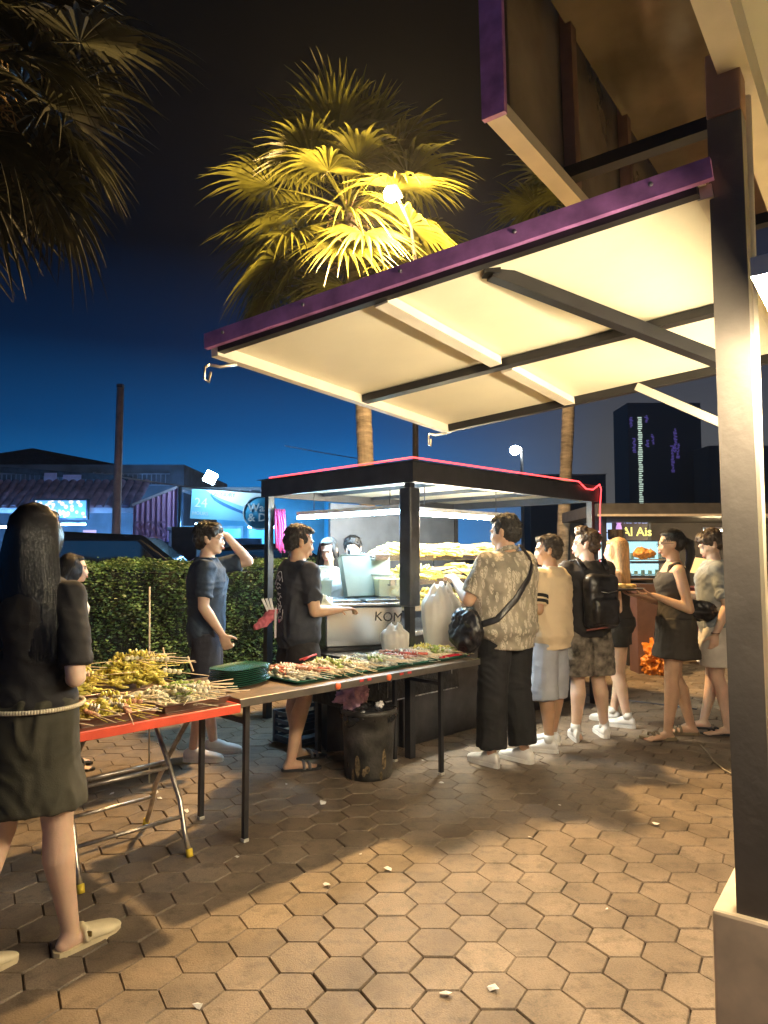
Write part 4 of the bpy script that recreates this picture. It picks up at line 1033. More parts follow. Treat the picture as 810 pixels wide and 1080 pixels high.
mb = MB(); mb.tube([(0,0,0),(0,0,.04)], .20, 24); rsn = mb.build('round_sign', mat('pink round sign', (.75,.35,.32), .5), None, (bxy(163,14.8), 14.8, bz(576,14.8))); rsn.rotation_euler = (math.pi/2,0,0); tag(rsn, 'round pink sign on the dark wall', 'sign')
t = thing('gate_post', 'pale blue square gate post right of the round sign', 'post', (bxy(187,14.6),14.6,0))
mb = MB(); mb.box((0,0,bz(560,14.6)/2), (.28,.28,bz(560,14.6)), bev=.02); mb.build('shaft', mat('pale blue paint', (.34,.38,.58), .6), t)
mb = MB(); mb.box((0,0,bz(558,14.6)), (.34,.34,.08), bev=.02); mb.build('post_cap', MATS['pale blue paint'], t)
mb = MB(); mb.box((0,0,bz(512,14.9)/2), (.05,.05,bz(512,14.9))); tag(mb.build('thin_post', dkbar, None, (bxy(189,14.9),14.9,0)), 'thin dark steel post beside the corrugated gate', 'post')
mb = MB(); mb.box((0,0,1.0), (.5,.4,2.05), bev=.02); tag(mb.build('dark_cabinet', mat('dark brown cabinet', (.06,.05,.05), .6), None, (bxy(197,14),14,0)), 'tall dark cabinet right of the gate post', 'cabinet')
# laundry shop with banner
YL = 15.0
xs0, xs1 = bxy(196,YL), bxy(330,YL)
t = thing('laundry_shop', 'blue lit laundry shop behind the banner', 'building', ((xs0+xs1)/2, YL+1.6, 0)); ww = xs1-xs0
cyw = mat('turquoise shop wall', (.15,.45,.58), .6, var=.15, vscale=1.5)
mb = MB(); mb.box((0,1.2,1.5), (ww,.1,3.0)); mb.build('back_wall', cyw, t)
mb = MB(); mb.box((0,.2,2.95), (ww+.6,2.2,.08)); mb.build('roof', mat('grey roof sheet', (.25,.28,.32), .6, var=.3, vscale=3), t)
mb = MB()
for i in range(12): mb.box((-ww/2-.2+i*ww/11,-.85,2.88), (.04,.6,.05))
mb.build('rafter', MATS['pale gutter'], t)
for px in (206, 240, 276):
    mb = MB(); mb.box((bxy(px,YL+2.6)-(xs0+xs1)/2,1.10,1.25), (.75,.08,1.9)); w_ = mb.build('window_frame', mat('pale frame', (.45,.6,.7), .5), t)
    mb = MB(); mb.box((bxy(px,YL+2.6)-(xs0+xs1)/2,1.05,1.25), (.62,.04,1.75)); mb.build('pane', mat('lit shop glass', (.06,.28,.42), .2, emit=(.05,.35,.60), estr=.55, var=.3, vscale=2), w_)
shop_tube(206, 226, 553, 15.4, 'short blue tube light left of the man in glasses', cy)
shop_tube(262, 290, 556, 15.6, 'blue tube light inside the laundry shop', cy)
bn_, w_, h_ = board('shop_banner', 'blue and white banner with wash and dry lettering', 'banner', 201, 289, 518, 549, 14.6, mat('banner blue', (.25,.60,.82), .5, var=.1, vscale=1), th=.02)
bn_.rotation_euler = (0, R(3), 0)
def swoosh(pts_top, pts_bot, m, name, y=-.014):
    mb = MB(); n = len(pts_top); vs = [(p[0]*w_/2, y, p[1]*h_/2) for p in pts_top]+[(p[0]*w_/2, y, p[1]*h_/2) for p in pts_bot]
    mb.add(vs, [(i,i+1,n+i+1,n+i) for i in range(n-1)]); mb.build(name, m, bn_)
wb = mat('banner white', (.75,.80,.82), .5, var=.03); db = mat('banner deep blue', (.03,.16,.42), .5)
q = [i/12 for i in range(13)]
swoosh([(-1+2*t_, .98) for t_ in q], [(-1+2*t_, .98-1.75*max(0,t_-.18)**.7*(1 if t_ < .8 else 1)*1.0) for t_ in q], wb, 'white_swoosh')
swoosh([(-.55+1.3*t_, .75-1.55*t_**.75) for t_ in q], [(-.55+1.3*t_, .62-1.5*t_**.6) for t_ in q], db, 'blue_swoosh', -.017)
text_part('lettering', '24', .28, wb, bn_, (-w_*.38,-.02,.02), (math.pi/2,0,0))
text_part('lettering', 'HOURS', .10, wb, bn_, (-w_*.38,-.02,-h_*.32), (math.pi/2,0,0))
text_part('lettering', 'LAUNDRY', .11, db, bn_, (-w_*.12,-.02,h_*.36), (math.pi/2,0,0))
t = thing('round_shop_sign', 'dark blue disc sign lettered wash and dry at the banner end', 'sign', (bxy(274,14.4),14.4,bz(541,14.4)))
mb = MB(); mb.tube([(0,0,0),(0,.06,0)], .33, 32); mb.build('disc', mat('sign teal', (.05,.30,.50), .4), t)
mb = MB(); pts = [(.34*math.cos(i*math.pi/16),-.01,.34*math.sin(i*math.pi/16)) for i in range(33)]; mb.tube(pts, .014, 6); mb.build('rim', wb, t)
text_part('lettering', 'Wash', .23, wb, t, (.02,-.02,.10), (math.pi/2,0,0), bold=.004); text_part('lettering', '& Dry', .23, wb, t, (.04,-.02,-.10), (math.pi/2,0,0), bold=.004)
t = thing('flood_lamp', 'small white square flood lamp on the laundry roof', 'lamp', (bxy(231,14.8),14.0,2.95))
mb = MB(); mb.tube([(0,0,0),(0,0,bz(515,14.8)-2.95)], .02, 6); mb.build('stem', pole_m, t)
mb = MB(); mb.box((0,0,bz(508,14.8)-2.95), (.22,.10,.22), (R(-10),R(25),0), bev=.01); mb.build('lamp_head', mat('pale lamp face', (.6,.65,.7), .3, emit=(.5,.8,1.0), estr=30), t)
# line of shallow roof edge and cables
def cable(name, label, pts, r=.01, m=None, cat='cable'):
    mb = MB(); o = Vector(pts[0]); mb.tube([Vector(p)-o for p in pts], r, 5); return tag(mb.build(name, m or MATS['dark sign frame'], None, o), label, cat)
def sag(a, b, s, n=12): return [a.lerp(b, i/n)-Vector((0,0,s*4*(i/n)*(1-i/n))) for i in range(n+1)]
cable('overhead_cable', 'thin pale overhead cable running from the pole to the laundry roof', sag(at(127,503,12), at(290,520,13.5), .05), .015, MATS['pale railing'])
cable('overhead_cable', 'faint overhead cable crossing above the stall roof', sag(at(300,470,16), at(640,500,20), .25), .012, MATS['pale railing'])
# ================================================================ CARS
def car(label, px_c, Y, colr, rz, hgt=1.72, L=4.4):
    t = thing('parked_car', label, 'car', (bxy(px_c,Y), Y, 0), rz); w_ = 1.75
    prof = [(-L/2,.35),(-L/2+.05,.75),(-L/2+.25,1.0),(-L/2+1.05,1.10),(-L/2+1.85,hgt-.06),(-.05,hgt),(L/2-1.1,hgt-.05),(L/2-.35,1.15),(L/2-.05,1.0),(L/2,.4),(L/2-.1,.28),(-L/2+.1,.28)]
    mb = MB(); n = len(prof); vs = []
    for (y, sc_) in ((-w_/2, .93),(-w_/2+.14, 1),(w_/2-.14,1),(w_/2,.93)):
        for (x, z) in prof: vs.append((x*(.985 if sc_ < 1 else 1), y*(1 if z < 1.1 else .86), .9+(z-.9)*sc_))
    fs = [tuple(range(n))]+[tuple(range(3*n,4*n))[::-1]]
    for k in range(3): fs += [(k*n+i, (k+1)*n+i, (k+1)*n+(i+1)%n, k*n+(i+1)%n) for i in range(n)]
    mb.add(vs, fs, smooth=False); body = mb.build('body', colr, t)
    bv = body.modifiers.new('b', 'BEVEL'); bv.width = .04; bv.segments = 3
    gl = mat('dark car glass', (.012,.018,.03), .06, spec=.8)
    for sy in (-1,1):
        mb = MB(); y = sy*(w_/2*.865); mb.add([(-L/2+1.35,y,1.12),(-.1,y,1.12),(-.1,y,hgt-.14),(-L/2+1.95,y,hgt-.14)], [(0,1,2,3)]); mb.add([(0,y,1.12),(L/2-.65,y,1.12),(L/2-1.15,y,hgt-.14),(0,y,hgt-.14)], [(0,1,2,3)])
        so = mb.build('side_window', gl, t); sm_ = so.modifiers.new('s','SOLIDIFY'); sm_.thickness = .03; sm_.offset = 0
    for x in (-L/2+.85, L/2-.85):
        for sy in (-1,1):
            mb = MB(); mb.tube([(x,sy*(w_/2-.2),.32),(x,sy*(w_/2+.02),.32)], .32, 24); wh = mb.build('wheel', mat('tyre', (.02,.02,.02), .8), t)
            mb = MB(); mb.tube([(x,sy*(w_/2+.02),.32),(x,sy*(w_/2+.035),.32)], .19, 16); mb.build('rim', pole_m, wh)
    for sy in (-1,1):
        mb = MB(); mb.box((L/2-.04,sy*.65,.95), (.10,.26,.16), bev=.02); mb.build('tail_light', mat('tail light', (.5,.02,.05), .2, emit=(1,.05,.15), estr=.35), t)
        mb = MB(); mb.box((-L/2+.1,sy*.62,.78), (.16,.28,.14), bev=.02); mb.build('headlight', mat('headlight', (.6,.65,.7), .1), t)
    return t
car('dark blue car parked behind the hedge below the utility pole', 80, 10.6, mat('dark blue car paint', (.012,.02,.05), .15, .3, coat=1, var=.05), R(8), 1.80)
car('grey car parked behind the hedge in front of the laundry shop', 300, 12.2, mat('grey car paint', (.05,.06,.07), .18, .4, coat=1, var=.05), R(185), 1.66)
# ================================================================ BACKGROUND RIGHT
# far tower with strips of lights
t = thing('tower_block', 'distant dark tower with vertical strips of white and violet lights', 'building', (bxy(705,220),220,0))
tz = bz(424,220)
mb = MB(); mb.box((0,8,tz/2), (bxy(742,220)-bxy(664,220),14,tz)); mb.build('facade', mat('night tower', (.05,.05,.06), .8), t)
wl = emat('white tower light', (.8,1.0,.8), .16); vl = emat('violet tower light', (.30,.2,.8), .05)
mb = MB()
for i in range(46):
    py = 440+ (542-440)*i/45; a0 = 676.5+rnd.uniform(-.5,.5); a1 = 680.5+rnd.choice((0,0,.4,-1.2))
    mb.box(((bxy((a0+a1)/2,220)-bxy(705,220)),.9,bz(py,220)), (bxy(a1,220)-bxy(a0,220),.2,.36))
mb.build('light_strip', wl, t)
for (px, p0_, p1_) in ((669,440,452),(672,462,478),(686,438,446),(686,464,472),(716,452,478),(713,470,500),(719,468,484),(692,458,470)):
    mb = MB()
    for k in range(int((p1_-p0_)/1.6)): mb.box((bxy(px+rnd.uniform(-.8,.8),220)-bxy(705,220),.9,bz(p0_+k*1.6,220)), (.7*rnd.uniform(.5,1.6),.2,.28))
    mb.build('window_light', vl, t)
# distant block silhouettes
for (a,b,c,Y,l) in ((560,640,500,160,'low dark distant block left of the lit tower'),(750,860,470,200,'dark distant block right of the lit tower')):
    mb = MB(); mb.box((0,5,bz(c,Y)/2), (bxy(b,Y)-bxy(a,Y),10,bz(c,Y))); tag(mb.build('distant_building', MATS['night tower'], None, (bxy((a+b)/2,Y),Y,0)), l, 'building')
# white street lamp far away
fp_ = at(543,475,30)
t = thing('street_lamp', 'bright white far street lamp above the stall roof', 'street lamp', (fp_.x+.3,30,0))
mb = MB(); mb.tube([(0,0,0),(0,0,fp_.z+.1),(-.3,0,fp_.z+.22)], [.08,.06,.05], 8); mb.build('pole', pole_m, t)
mb = MB(); mb.ell((-.3,0,fp_.z), (.22,.22,.20)); mb.build('bulb', emat('white street bulb', (.85,.95,1.0), 60), t)
# sign behind the queue
sg, w_, h_ = board('menu_light_box', 'dark light box with yellow script and a pink figure behind the blonde woman', 'sign', 618, 683, 546, 574, 11.5, mat('violet board', (.05,.035,.06), .4), frame=MATS['dark sign frame'])
text_part('lettering', 'Al Ais', .20, emat('yellow letters', (.85,.8,.22), .28), sg, (w_*.31,-.05,-.02), (math.pi/2,0,R(0)), bold=.003)
text_part('lettering', 'ICE COLD', .09, emat('blue letters', (.3,.4,.9), .25), sg, (w_*.30,-.05,.15), (math.pi/2,0,0))
mb = MB(); mb.ell((.02,-.05,.03), (.05,.02,.10)); mb.ell((.02,-.05,-.09), (.075,.02,.09)); mb.tube([(.0,-.05,.12),(-.02,-.05,.21)], .02, 6); mb.tube([(.04,-.05,.12),(.06,-.05,.21)], .02, 6); mb.build('pink_figure', emat('pink picture', (.65,.35,.8), .18), sg)
mb = MB()
for (x, z, a, b) in ((-.18,-.02,.17,.30),(-.36,-.07,.15,.14),(-.42,.08,.06,.05)): mb.box((x,-.04,z), (a,.02,b))
for k in range(4): mb.box((-.18,-.055,-.08+.05*k), (.12,.004,.014))
mb.build('menu_picture', emat('blue white picture', (.45,.6,.95), .18), sg)
# far stall
fs0 = at(700,545,9.4)
t = thing('market_stall', 'dark roofed far stall behind the woman with the tray', 'market stall', (fs0.x,9.4,0), R(-2))
mb = MB(); mb.box((.9,1.1,2.07), (3.6,2.4,.16)); mb.build('canopy', mat('dark canopy', (.05,.045,.04), .7, var=.2), t)
mb = MB(); mb.box((.9,-.12,1.99), (3.62,.03,.03)); mb.build('canopy_edge', mat('pale canopy edge', (.5,.42,.32), .5), t)
for x in (-.8,2.6):
    for y in (0,2.2): mb = MB(); mb.box((x,y,.99), (.06,.06,1.98)); mb.build('post', blk, t)
mb = MB(); mb.box((.5,.9,.5), (2.6,.7,1.0)); mb.build('counter', mat('maroon counter', (.16,.03,.03), .5, var=.3), t)
mb = MB(); mb.box((.9,2.2,1.0), (3.3,.04,2.0)); mb.build('back_sheet', mat('dark backdrop', (.06,.05,.045), .8), t)
shop_tube(742, 800, 560, 10.2, 'warm tube light under the far stall roof', emat('far warm tube', (1.0,.75,.4), 60))
# lit display case
dc = at(672,592,9.9); t = thing('display_case', 'glass display case glowing pale cyan behind the blonde woman', 'display case', (dc.x,9.9,0))
mb = MB(); mb.box((0,.2,.58), (.86,.5,1.16)); mb.build('base', mat('dark case base', (.05,.05,.05), .5), t)
mb = MB(); mb.box((0,.35,1.42), (.86,.03,.46)); mb.build('lit_back', emat('cyan case light', (.40,.78,.85), .45), t)
mb = MB(); mb.box((0,-.02,1.42), (.86,.01,.46)); mb.build('glass', plastic('case glass', (.7,.85,.85), .18), t)
for z in (1.17,1.40,1.66): mb = MB(); mb.box((0,.16,z), (.86,.38,.015)); mb.build('shelf', steel, t)
mb = MB()
for k in range(16): mb.box((-.38+.05*k,.12,1.185+(.235 if k%2 else 0)+.03), (.035,.06,.06*rnd.uniform(.6,1.4)))
mb.build('goods', mat('pale yellow goods', (.7,.72,.35), .5, var=.3, vscale=20), t)
# black cloth counter with pans
bc = ground(672,702); t = thing('cloth_counter', 'waist high counter draped in black cloth right of the blonde woman', 'counter', (bc.x, bc.y, 0), R(8))
mb = MB(); mb.box((0,.25,.55), (.50,.44,1.10), bev=.03)
me = remesh(mb, 'drape', .02, 1, lambda c: .03*math.sin(c.x*40+3*noise.noise(c*3))*max(0,(1-c.z))+.02*noise.noise(c*5)); obj('black_drape', me, mat('black cloth', (.03,.025,.022), .7, var=.3), t)
mb = MB(); mb.box((0,.25,1.135), (.66,.5,.025), bev=.008); mb.build('top_board', mat('brown board', (.15,.09,.05), .5), t)
def pot(label, pos, r, h, m, s=1):
    t = thing('cooking_pot', label, 'pot', pos); mb = MB(); mb.lathe((0,0,0), [(r*.85,0),(r,.02),(r,h),(r*1.06,h+.005),(r*.95,h),(r*.9,.03)], 24); mb.build('pot_body', m, t)
    mb = MB(); mb.tube([(-r,0,h*.7),(-r-.04,0,h*.8),(-r-.04,.05,h*.8),(-r,.05,h*.7)], .006, 6); mb.build('handle', m, t); return t
pot('dark round pan on the black cloth counter', (bc.x-.12, bc.y+.2, 1.15), .13, .06, blk)
pot('steel pot in front of the glowing display case', (dc.x-.25, 9.9+.1, 1.68), .12, .14, steel)
blob_bag('bread_pile', 'heap of orange brown fried snacks above the counter', 'snacks', at(681,588,8.9), (.13,.10,.055), mat('fried orange', (.70,.28,.06), .5, var=.4, vscale=12, bump=.6, bscale=30), 6, .3)
mb = MB(); mb.box((0,0,0), (.5,.34,.03), bev=.008); tag(mb.build('snack_tray', steel, None, at(681,592,8.9)-Vector((0,0,.012))), 'steel tray under the orange fried snacks', 'tray')
mb = MB(); mb.box((0,0,.55), (.35,.3,1.1)); tag(mb.build('snack_stand', mat('brown stand', (.12,.06,.04), .6), None, (at(681,592,8.9).x,8.9,0)), 'brown stand below the tray of orange snacks', 'stand')
# red drum, board, orange bag
p = ground(699,690); mb = MB(); mb.lathe((0,0,0), [(.13,0),(.14,.02),(.14,.86),(.13,.88)], 20); tag(mb.build('red_drum', mat('maroon drum', (.28,.03,.03), .5, var=.25), None, (p.x,p.y,0)), 'maroon red drum behind the woman with the tray', 'drum')
p = ground(688,705); mb = MB(); mb.box((0,0,.26), (.13,.03,.52), (R(-6),0,0)); tag(mb.build('wood_plank', mat('orange pale plank', (.62,.34,.16), .6, var=.2), None, (p.x,p.y,0)), 'pale plank leaning upright beside the orange bag', 'plank')
p = ground(697,711); blob_bag('orange_bag', 'knotted bright orange plastic bag standing on the ground', 'bag', (p.x,p.y,0), (.19,.14,.19), mat('orange film', (.85,.25,.03), .35, var=.3, vscale=9, transl=.3, bump=.8, bscale=16), 12, .55)
p = at(746,598,9.0); mb = MB(); mb.box((0,0,0), (.55,.04,.20), (0,R(8),0)); tag(mb.build('lit_menu_card', emat('amber card', (.85,.55,.22), .3), None, p), 'amber lit card behind the man in grey', 'sign')
# cables on the ground
blc = mat('pale cord', (.35,.30,.22), .6)
cable('power_cord', 'thin pale cord curving over the pavers beside the kiosk post', [ground(px,py,.012) for px,py in ((737,783),(745,792),(752,802),(764,812),(790,826))], .006, blc, 'cord')
cable('power_cord', 'straight dark cord lying across the pavers behind the queue', [ground(px,py,.012) for px,py in ((590,728),(640,736),(690,742),(735,748))], .006, MATS['dark sign frame'], 'cord')
# stray branch of lights on the flap's far rim
# ================================================================ LITTER
scr = mat('white paper scrap', (.75,.74,.72), .8)
proto = None
lit = [(118,838),(168,843),(196,857),(163,838),(340,848),(302,828),(430,790),(438,776),(446,803),(380,902),(466,827),(410,918),(560,885),(210,1063),(70,930),(205,800),(520,1045),(470,1050),(640,960),(455,700),(345,935),(590,850),(250,905),(690,870)]
for i,(px,py) in enumerate(lit):
    mb = MB(); s_ = rnd.uniform(.008,.026); vs = [(s_*math.cos(k*1.05+rnd.uniform(-.3,.3))*rnd.uniform(.5,1.3), s_*math.sin(k*1.05)*rnd.uniform(.4,1.1), .003+rnd.uniform(0,s_*.7)) for k in range(6)]
    vs += [(0,0,.003+s_*.5)]; mb.add(vs, [(k,(k+1)%6,6) for k in range(6)])
    o = mb.build('paper_scrap', scr, None, ground(px,py)); tag(o, 'tiny white scrap of litter lying on the pavers', 'litter', 'white scraps littering the pavers')
from mathutils.bvhtree import BVHTree
def tree_of(t, names):
    vs, fs = [], []
    for ch in t.children:
        if ch.name.split('.')[0] in names:
            o = len(vs); vs += [v.co.copy() for v in ch.data.vertices]; fs += [tuple(i+o for i in p.vertices) for p in ch.data.polygons]
    return BVHTree.FromPolygons(vs, fs)
def wrap(tr, pts, off, cy_=0):
    out = []
    for p in pts:
        p = Vector(p); ax = Vector((0, cy_, p.z)); d = (p-ax); d.z = 0
        if d.length < 1e-4: out.append(p); continue
        d.normalize(); h = tr.ray_cast(ax+d*.8, -d, .8)
        out.append((h[0]+d*off) if h[0] else p)
    return out
def interp(pts, n):
    pts = [Vector(p) for p in pts]; out = []
    for i in range(len(pts)-1):
        for k in range(n): out.append(pts[i].lerp(pts[i+1], k/n))
    return out+[pts[-1]]
def ribbon(mb, pts, nrm, w, th):
    rings = []
    for i, p in enumerate(pts):
        d = (pts[min(i+1,len(pts)-1)]-pts[max(0,i-1)]).normalized(); n = nrm[i]; s = d.cross(n).normalized(); rings.append((p, w/2, th/2, s, d.cross(s)))
    mb.loft(rings, n=8)
black_t = cloth('black cotton', (.022,.020,.022)); 
# ---- near woman
hair_long = mat('long black hair', (.006,.006,.009), .24, var=.3, vscale=20, bump=.5, bscale=90, stretch=(8,8,.4))
w1 = person('young woman seen from behind with long black hair, black tee and dark olive skirt', (-1.30,2.63,0), -12, 1.635, 1.04, True,
    arms={'R': dict(el=(.222,-.05,1.06), wr=(.07,.15,1.02), hd=(-.4,1,.1), hn=(0,0,-1), curl=.4), 'L': dict(el=(-.225,-.03,1.06), wr=(-.12,.19,1.02), hd=(.2,1,.1), hn=(0,0,-1))},
    legs={'R': dict(knee=(.105,.03,.48), ank=(.13,.09,.075), toe=-22), 'L': dict(knee=(-.095,-.03,.48), ank=(-.12,-.20,.075), toe=6)},
    top=dict(mat=cloth('dark brown black tee', (.012,.011,.013)), sleeve=.86, hem=.92, fit=.022, folds=.012, flare=.0),
    bottom=dict(kind='skirt', mat=cloth('dark olive skirt', (.040,.037,.024)), hem=.575, top=1.0, fit=.020, flare=1.20, folds=.014),
    shoes=('mule', mat('cream leather', (.72,.62,.40), .45), mat('cream sole', (.62,.52,.33), .6)), hair=('long', hair_long, .46, 1.30), sk=SK2, belt=(mat('cream cord', (.68,.60,.44), .8), .945), voxel=.0075)
# ---- girl behind the table
person('girl in a white top half hidden behind the long haired woman', (at(77,600,4.9).x,4.9,0), -62, 1.46, .85, True, head=(0,0,0), top=dict(mat=cloth('white top', (.62,.64,.70)), sleeve=.5, hem=.86), bottom=dict(kind='shorts', mat=black_t, len=.7), shoes=('sandal', blk), hair=('bob', HAIRM, .12), sk=SK2, voxel=.009)
# ---- man with hand on head
g1 = gpos(216,798)
m1 = person('man in glasses and navy tee with one hand on his head', g1, -82, 1.69, .95, head=(-6,0,0),
    arms={'L': dict(el=(-.13,.29,1.42), wr=(-.075,.12,1.62), hd=(.35,-.85,.35), hn=(.1,-.2,-1), curl=.45), 'R': dict(el=(.235,.0,1.10), wr=(.215,.13,.90), hd=(-.05,.45,-1), hn=(-1,.2,0), curl=1.15)},
    legs={'L': dict(ank=(-.11,.05,.075), toe=6), 'R': dict(ank=(.11,-.07,.075), toe=-6)},
    top=dict(mat=cloth('navy tee', (.030,.050,.085)), sleeve=.78, hem=.80, fit=.030, folds=.018), bottom=dict(kind='shorts', mat=cloth('dark navy shorts', (.025,.028,.045)), len=.95, fit=.02, flare=.03),
    shoes=('slipon', mat('white canvas', (.70,.68,.66), .7)), hair=('fringe', HAIRM), sk=SK2, glasses=True, voxel=.0075)
tr = tree_of(m1['t'], ('shirt',)); mb = MB()
for (x,z) in ((-.02,1.30),(.02,1.30)):
    pts = wrap(tr, interp([(x-.01+.05,-.3,z-.06),(x+.05,-.3,z+.0),(x+.015+.05,-.3,z-.05)],3), .003); mb.tube(pts, .0035, 5)
mb.build('shirt_print', mat('pink white print', (.7,.45,.5), .7), m1['t'])
# ---- vendor in front of the cooker
g2 = gpos(313,806)
m2 = person('vendor in a black tee with a white back print turning to the cooker', g2, -58, 1.66, 1.08, head=(-10,-12,0),
    arms={'R': dict(el=(.235,.02,1.10), wr=(.17,.26,1.10), hd=(-.1,1,.05), hn=(0,0,-1), curl=.6), 'L': dict(el=(-.22,.04,1.10), wr=(-.10,.27,1.10), hd=(.2,1,.1), hn=(0,0,-1), curl=.6)},
    legs={'L': dict(knee=(-.10,.03,.48), ank=(-.12,.06,.075), toe=10), 'R': dict(ank=(.12,-.10,.075), toe=-14)},
    top=dict(mat=cloth('faded black tee', (.028,.032,.045)), sleeve=.80, hem=.83, fit=.026, folds=.018), bottom=dict(kind='shorts', mat=black_t, len=.80, fit=.03, flare=.03),
    shoes=('strap2', mat('grey black strap', (.10,.10,.11), .5), mat('black slipper sole', (.02,.02,.022), .6)), hair=('short', HAIRM), sk=SK1, belly=.02, voxel=.0075)
tr = tree_of(m2['t'], ('shirt',)); r3 = random.Random(12); mb = MB()
for k in range(9):   # script-like strokes, running up the back
    z = 1.02+.034*k; x0_ = .0
    pts = [(x0_-.055+.028*q+r3.uniform(-.012,.012), -.3, z+r3.uniform(-.022,.022)) for q in range(5)]
    mb.tube(wrap(tr, interp(pts,3), .002), .0032, 5)
for (cx_, cz_, r_, a0_, a1_) in ((0,1.16,.135,200,330),(0,1.20,.125,30,160),(0,1.16,.145,215,325)):
    pts = [(cx_+r_*math.cos(R(a0_+(a1_-a0_)*q/14)), -.3, cz_+r_*1.15*math.sin(R(a0_+(a1_-a0_)*q/14))) for q in range(15)]
    mb.tube(wrap(tr, pts, .002), .0030, 5)
mb.build('shirt_print', mat('white shirt print', (.55,.56,.60), .7), m2['t'])
mb = MB(); mb.tube(wrap(tr, interp([(-.02,-.3,.99),(.0,-.3,1.01),(.02,-.3,.99),(.03,-.3,1.01)],3), .002), .004, 5); mb.build('shirt_mark', mat('pink print', (.6,.06,.2), .7), m2['t'])
# pouch hung at his side
pp = at(283,652,4.75)
t = thing('pink_pouch', 'pink pouch stuffed with white paper hanging at the vendor\'s back', 'pouch', pp)
mb = MB(); mb.loft([(V3(.035,0,.06),.035,.022,V3(1,0,0),V3(0,1,0)),(V3(.01,0,.02),.062,.026,V3(1,0,.2),V3(0,1,0)),(V3(-.03,0,-.03),.075,.022,V3(1,0,.35),V3(0,1,0)),(V3(-.055,0,-.07),.045,.012,V3(1,0,.3),V3(0,1,0))], n=18); me = remesh(mb, 'pouch', .005, 1, lambda c: .010*noise.noise(c*18)-.012*abs(noise.noise(c*31))); obj('pouch_body', me, mat('dusty pink cloth', (.50,.13,.17), .7, var=.25, vscale=12), t)
mb = MB()
for k in range(3): mb.box((-.015+.02*k,0,.075), (.014,.012,.12), (0,R(-25+6*k),0))
mb.build('paper_roll', mat('white paper', (.75,.75,.78), .7), t)
mb = MB(); mb.box((.05,-.01,-.03), (.012,.012,.20)); mb.build('strap', mat('pale strap', (.6,.55,.6), .6), t)
# ---- two vendors in the stall
person('smiling woman vendor in a pale top looking down inside the stall', sl(.24,1.22), 190, 1.60, .92, True, head=(-25,-14,6), top=dict(mat=cloth('cream blouse', (.62,.58,.52)), sleeve=.5, hem=.86), bottom=dict(kind='shorts', mat=black_t, len=.9), shoes=('sandal', blk), hair=('long', HAIRM, .26), sk=SK2, voxel=.0075)
person('man vendor with tousled hair facing out from inside the stall', sl(.78,1.50), 184, 1.63, .95, head=(-8,-3,4), top=dict(mat=cloth('grey vendor tee', (.16,.20,.26)), sleeve=.6, hem=.84), bottom=dict(kind='shorts', mat=black_t, len=.9), shoes=('sandal', blk), hair=('fringe', HAIRM), sk=SK2, voxel=.0075)
# ---- queue 1: leaf print shirt
def leaf_print():
    m = bpy.data.materials.new('leaf print shirt'); m.use_nodes = True; nt = m.node_tree; b = nt.nodes['Principled BSDF']; b.inputs['Roughness'].default_value = .85
    tc = nt.nodes.new('ShaderNodeTexCoord'); L = nt.links.new
    no = nt.nodes.new('ShaderNodeTexNoise'); no.inputs['Scale'].default_value = 9; no.inputs['Detail'].default_value = 3
    v = nt.nodes.new('ShaderNodeTexVoronoi'); v.inputs['Scale'].default_value = 26
    w = nt.nodes.new('ShaderNodeTexWave'); w.inputs['Scale'].default_value = 34; w.inputs['Distortion'].default_value = 14; w.inputs['Detail'].default_value = 2; w.inputs['Detail Scale'].default_value = 1.2
    mp = nt.nodes.new('ShaderNodeMapping'); mp.inputs['Rotation'].default_value = (.5,.6,.4); mp.inputs['Scale'].default_value = (1.3,1.3,.42); L(tc.outputs['Object'], mp.inputs[0])
    for n in (no, v, w): L(mp.outputs[0] if n is not no else tc.outputs['Object'], n.inputs['Vector'])
    g1_ = nt.nodes.new('ShaderNodeMath'); g1_.operation = 'LESS_THAN'; g1_.inputs[1].default_value = .46; L(v.outputs['Distance'], g1_.inputs[0])
    g2_ = nt.nodes.new('ShaderNodeMath'); g2_.operation = 'GREATER_THAN'; g2_.inputs[1].default_value = .34; L(w.outputs[1], g2_.inputs[0])
    g3_ = nt.nodes.new('ShaderNodeMath'); g3_.operation = 'MULTIPLY'; L(g1_.outputs[0], g3_.inputs[0]); L(g2_.outputs[0], g3_.inputs[1])
    r = nt.nodes.new('ShaderNodeValToRGB'); ramp(r, [(.35, (.20,.18,.14)), (.65, (.34,.30,.24))]); L(no.outputs[0], r.inputs[0])
    mx = nt.nodes.new('ShaderNodeMix'); mx.data_type = 'RGBA'; L(g3_.outputs[0], mx.inputs[0]); L(r.outputs[0], mx.inputs[6]); mx.inputs[7].default_value = (.58,.52,.42,1); L(mx.outputs[2], b.inputs['Base Color'])
    return m
